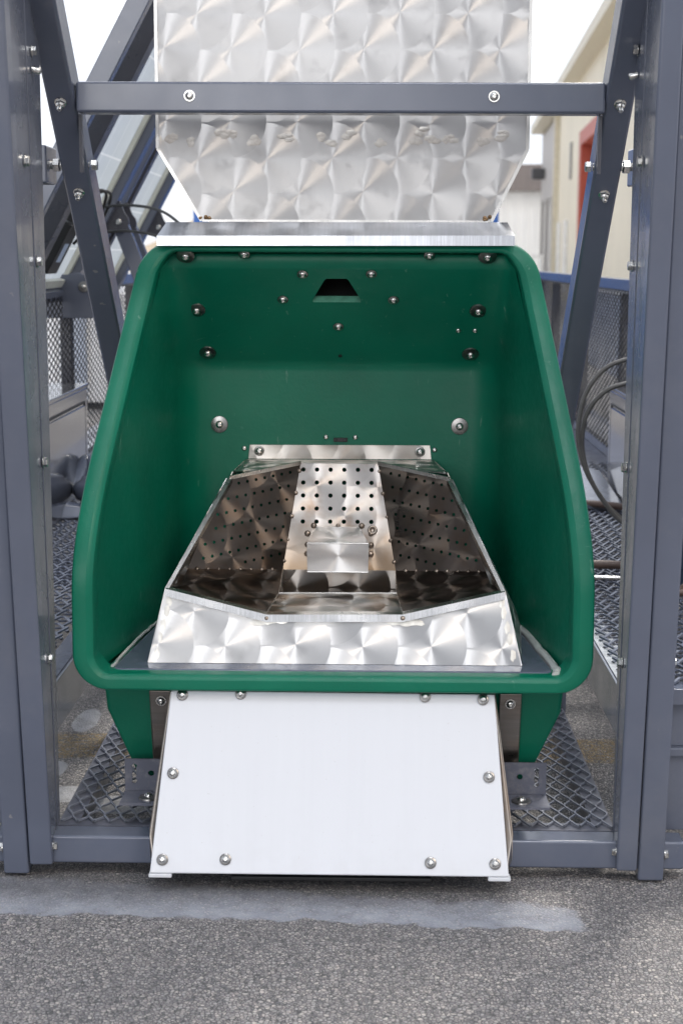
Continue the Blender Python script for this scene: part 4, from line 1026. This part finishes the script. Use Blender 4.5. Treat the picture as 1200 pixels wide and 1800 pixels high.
cg = MB(); cg.hexa(jbox(.265, .30, 1.97, 2.0, .0, .025)); cg.hexa(jbox(.265, .30, 2.05, 2.08, .0, .025)); cg.build('cable_gland', RUBBER, jbo)
def smoothpath(pts, n=10):
    P = [Vector(q) for q in pts]; P = [P[0]*2-P[1]]+P+[P[-1]*2-P[-2]]; out = []
    for i in range(1, len(P)-2):
        for k in range(n):
            t = k/n; a, b, c, d = P[i-1], P[i], P[i+1], P[i+2]
            out.append(.5*((2*b)+(c-a)*t+(2*a-5*b+4*c-d)*t*t+(3*b-a-3*c+d)*t*t*t))
    return out+[P[-2]]
for k_, (y, lab) in enumerate(((1.985, 'thin black cable looping up from the junction box, nearer of the pair'), (2.065, 'thin black cable looping up from the junction box, farther of the pair'))):
    cbl = MB().tube(smoothpath([at1(.30, y, .012), at1(.36, y, .03), at1(.385, y+.05, .05), at1(.37, y+.10, .06), at1(.30, y+.13, .06), at1(.20, y+.14, .03)]), .0045, 8)
    tag(cbl.build('cable', RUBBER), lab, 'cable', 'black solar cables')
for k_, (dz, lab) in enumerate(((0, 'upper of two black cables drooping from panel brackets to the green hood'), (-.075, 'lower of two black cables drooping from panel brackets to the green hood'))):
    cbl = MB().tube(smoothpath([(-.78, 2.2, 1.20+dz), (-.66, 2.1, 1.205+dz), (-.54, 1.9, 1.185+dz), (-.44, 1.6, 1.135+dz), (-.36, 1.3, 1.07+dz)]), .0042, 8)
    tag(cbl.build('cable', RUBBER), lab, 'cable', 'black solar cables')

# ------------------------------------------------------------------ equipment boxes and pumps on the deck
for s_, lab, x, ya, yb, zt_ in ((-1, 'glossy dark grey equipment box with a door, left of the green hood', -.80, 1.05, 2.14, .665), (1, 'glossy blue-grey equipment box with a door, right behind the grey hoses', .80, 1.20, 2.28, .655)):
    eb = thing('equipment_box', lab, 'equipment box', (s_*1.0, (ya+yb)/2, .33), 'steel boxes on the trailer deck')
    x0, x1 = min(x, s_*1.14), max(x, s_*1.14)
    MB().box((x0, ya, .3305), (x1, yb, zt_)).build('case', BOXPAINT, eb, bevel=.004)
    MB().box((x-.004 if s_ > 0 else x-.0005, ya+.05, .365), (x+.0005 if s_ > 0 else x+.004, yb-.06, zt_-.05)).build('door', BOXPAINT, eb, bevel=.002)
    gk = MB()
    for a, b in (((ya+.04, .355), (ya+.04, zt_-.04)), ((yb-.05, .355), (yb-.05, zt_-.04)), ((ya+.04, zt_-.04), (yb-.05, zt_-.04))):
        gk.bar((x-s_*.001, a[0], a[1]), (x-s_*.001, b[0], b[1]), .004, .007)
    gk.build('door_gasket', RUBBER, eb)
    lid = MB().box((x0-.004, ya-.004, zt_), (x1+.004, yb+.004, zt_+.012)).build('lid', BOXPAINT, eb, bevel=.003)
pu = thing('pump', 'rounded grey pump with ribbed cap on the left walkway beside the dark box', 'pump', (-.74, 1.86, .33))
MB().lathe([(.062, 0), (.062, .014), (.048, .018), (.048, .030), (.060, .036), (.068, .050), (.069, .072), (.062, .085), (.048, .090), (.044, .100), (.030, .105), (.0001, .106)], (-.725, 1.86, .332), Z, 28).build('body', SLATE, pu)
MB().tube(smoothpath([(-.72, 1.90, .40), (-.77, 1.97, .46), (-.80, 1.90, .40), (-.86, 1.80, .37)]), .024, 14).build('elbow_pipe', SLATE, pu)
MB().hexa([(-.90, 1.66, .332), (-.73, 1.74, .332), (-.70, 1.80, .332), (-.90, 1.80, .332), (-.90, 1.70, .39), (-.76, 1.76, .36), (-.74, 1.80, .36), (-.90, 1.80, .39)]).build('base_casting', SLATE, pu, bevel=.008, seg=3)

# ------------------------------------------------------------------ hoses, conduit, rod on the right walkway
for pts, lab in (([(.86, 1.36, .80), (.76, 1.3, .822), (.685, 1.3, .812), (.63, 1.3, .787), (.589, 1.3, .73), (.573, 1.3, .66), (.574, 1.3, .603), (.596, 1.3, .532), (.64, 1.3, .46), (.691, 1.29, .405), (.80, 1.25, .35), (.9, 1.2, .345)], 'grey rubber hose in a tall loop right of the green hood, outer one'),
                 ([(.86, 1.40, .745), (.76, 1.33, .762), (.687, 1.31, .752), (.638, 1.31, .733), (.598, 1.31, .688), (.584, 1.31, .631), (.587, 1.31, .575), (.606, 1.31, .516), (.65, 1.315, .448), (.72, 1.31, .39), (.82, 1.28, .352)], 'grey rubber hose in a lower loop right of the green hood, inner one')):
    h = MB().tube(smoothpath(pts, 8), .0060, 10)
    tag(h.build('hose', HOSE), lab, 'hose', 'grey hoses beside the green hood')
for pts, lab in (([(.50, 2.0, .347), (.70, 1.96, .347), (.80, 1.90, .347), (.92, 1.82, .348), (1.0, 1.6, .348)], 'thin brown corrugated conduit across the far end of the right walkway'), ([(.50, 1.03, .350), (.60, 1.04, .350), (.68, 1.02, .350), (.80, .98, .352), (.92, .90, .353)], 'brown corrugated conduit lying across the middle of the right walkway')):
    h = MB().tube(smoothpath(pts, 34), .0105, 10, True, .09)
    tag(h.build('conduit', BROWN), lab, 'conduit', 'brown conduits on the walkway')
tag(MB().tube([(.50, .945, .339), (.85, .93, .339)], .005, 10).build('metal_rod', STEEL), 'thin bright steel rod lying across the right walkway in front of the conduit', 'rod')
cabn = thing('control_cabinet', 'dark navy control cabinet on the deck at the right edge, behind the right post', 'cabinet', (.90, 1.03, .33))
MB().box((.70, .85, .332), (1.10, 1.22, .90)).build('case', NAVY, cabn, bevel=.004)
MB().box((.74, .846, .38), (1.06, .8495, .86)).build('door', NAVY, cabn, bevel=.001)
MB().box((.76, .835, .58), (.775, .846, .66)).build('handle', ZINC, cabn, bevel=.002)
coil = MB()
coil.tube([(.70+.055*cos(t*.35)+.004*t/10, .70+.02*sin(t*.2), .47+.11*sin(t*.35)) for t in range(0, 60)], .009, 8, True, .07)
tag(coil.build('coiled_conduit', BROWN), 'coil of brown corrugated conduit at the right edge beside the navy cabinet', 'conduit coil')

# ------------------------------------------------------------------ buildings and yard behind
yb_ = thing('cream_building', 'cream metal clad industrial building with red framed roller door, at the upper right', 'building', (5, 40, 0))
def fac(d, off=0.): return Vector((2.745+.0557*d-off*1., d-2.5, 0))      # point on the long facade at distance d (off = towards the yard)
def wall_seg(mb, d0, d1, z0, z1, off=0., thick=.3):
    a, b = fac(d0, off), fac(d1, off); t = Vector((thick, 0, 0))
    mb.hexa([a+Vector((0, 0, z0)), a+t+Vector((0, 0, z0)), b+t+Vector((0, 0, z0)), b+Vector((0, 0, z0)), a+Vector((0, 0, z1)), a+t+Vector((0, 0, z1)), b+t+Vector((0, 0, z1)), b+Vector((0, 0, z1))])
w = MB(); wall_seg(w, 8, 29.4, 0, 5.0); wall_seg(w, 34.6, 43.2, 0, 5.0); wall_seg(w, 29.4, 34.6, 3.75, 5.0); w.build('wall', CREAM, yb_)
w = MB(); wall_seg(w, 43.3, 51, 0, 4.9, -.02); w.build('grey_wall', GREY_CLAD, yb_)
w = MB(); wall_seg(w, 8, 51.6, 5.0, 5.22, .35, .9); w.build('eave_trim', CREAM_TRIM, yb_)
w = MB(); a, b = fac(8, .35), fac(51.6, .35)
w.add([a+Vector((0, 0, 5.24)), b+Vector((0, 0, 5.24)), b+Vector((9, 0, 7.2)), a+Vector((9, 0, 7.2))], [(0, 1, 2, 3)]); w.build('roof', GREY_CLAD, yb_)
w = MB(); wall_seg(w, 51, 51.3, 0, 5.0, -.02, 9); w.build('end_wall', GREY_CLAD, yb_)
w = MB(); wall_seg(w, 34.1, 34.6, 0, 3.75, .06, .34); wall_seg(w, 29.4, 29.9, 0, 3.75, .06, .34); wall_seg(w, 29.9, 34.1, 3.45, 3.75, .06, .34)
dfo = w.build('door_frame', RED, yb_)
w = MB(); wall_seg(w, 29.9, 34.1, 0, 3.45, -.20, .05); w.build('roller_door', DOORW, yb_)
w = MB(); wall_seg(w, 42.2, 42.45, 0, 5.0, .14, .14); w.build('downspout', CREAM_TRIM, yb_)
w = MB(); wall_seg(w, 37.4, 37.9, 2.9, 3.75, .03, .04); w.build('vent', plain('grey_vent', (.22, .21, .2), .6), yb_)
for d in (38.2, 40.9):
    w = MB(); wall_seg(w, d, d+.35, .2, 1.95, .08, .08); w.build('pilaster', WHITE_PAINT, yb_)
w = MB(); wall_seg(w, 44.3, 49.6, .25, 2.75, .02, .05); wo_ = w.build('window', DARKGLASS, yb_)
for d in (44.2, 46.9, 49.55): w = MB(); wall_seg(w, d, d+.15, .2, 2.8, .06, .06); w.build('mullion', GREY_CLAD, wo_)
w = MB(); a = fac(49.4, .35); w.box((a.x-.05, a.y-.2, 3.45), (a.x+.36, a.y+.2, 3.8)); w.build('wall_lamp', plain('dark_lamp_metal', (.06, .06, .065), .4), yb_, bevel=.05)
wh = thing('white_warehouse', 'far white ribbed warehouse with brown-grey roof band, right of the hopper', 'warehouse', (6, 62, 0))
MB().box((1.5, 58, 0), (22, 72, 3.55)).build('wall', WHITE_CLAD, wh)
MB().box((1.4, 57.6, 3.555), (22.1, 73, 4.55)).build('roof', BROWN_ROOF, wh)
rl = thing('white_railing', 'white tubular railing in front of the cream building', 'railing', (5, 42, 0))
w = MB()
for z in (1.08, .65): w.tube([(4.6, 38.5, z), (2.7, 38.5, z)], .035, 8); 
for x in (2.75, 3.65, 4.55): w.tube([(x, 38.5, 0), (x, 38.5, 1.08)], .035, 8)
w.build('rails', WHITE_PAINT, rl)
bc = thing('blue_container', 'blue steel shipping container behind the hopper and green hood', 'container', (0, 13, 0))
MB().box((-1.335, 9.9, .12), (1.055, 15.9, 2.30)).build('body', BLUE, bc)
for x in (-1.345, .965): MB().box((x, 9.86, .1), (x+.10, 9.96, 2.33)).build('corner_post', BLUE, bc)
for x in (-.6, -.2, .1, .5): MB().tube([(x, 9.86, .2), (x, 9.86, 2.2)], .02, 8).build('lock_rod', ZINC, bc)
wc = thing('white_container', 'white ribbed steel container in the yard behind the left mesh side', 'container', (-3.4, 9.5, 0))
MB().box((-5.0, 8.1, .05), (-1.62, 11, .80)).build('body', WHITE_BOX, wc, bevel=.01)
RIBP = plain('blue_grey_ribs', (.42, .47, .56), .5)
for x in (-4.2, -3.2, -2.55, -2.05): MB().box((x, 8.06, .06), (x+.16, 8.11, .80)).build('rib_post', RIBP, wc)
pt = thing('pale_trailer', 'pale blue-grey ribbed trailer parked behind the right mesh side', 'trailer', (3.0, 7, 0))
MB().box((1.52, 4.4, .35), (3.5, 8.2, .84)).build('body', PALE_BOX, pt, bevel=.01)
MB().box((1.50, 4.35, .842), (3.52, 8.25, .885)).build('top_rail', WHITE_PAINT, pt, bevel=.01)
for y in (5.6, 6.4):
    MB().lathe([(.28, 0), (.29, .03), (.29, .15), (.28, .18)], (1.56, y, .29), (1, 0, 0), 28).build('wheel', RUBBER, pt)
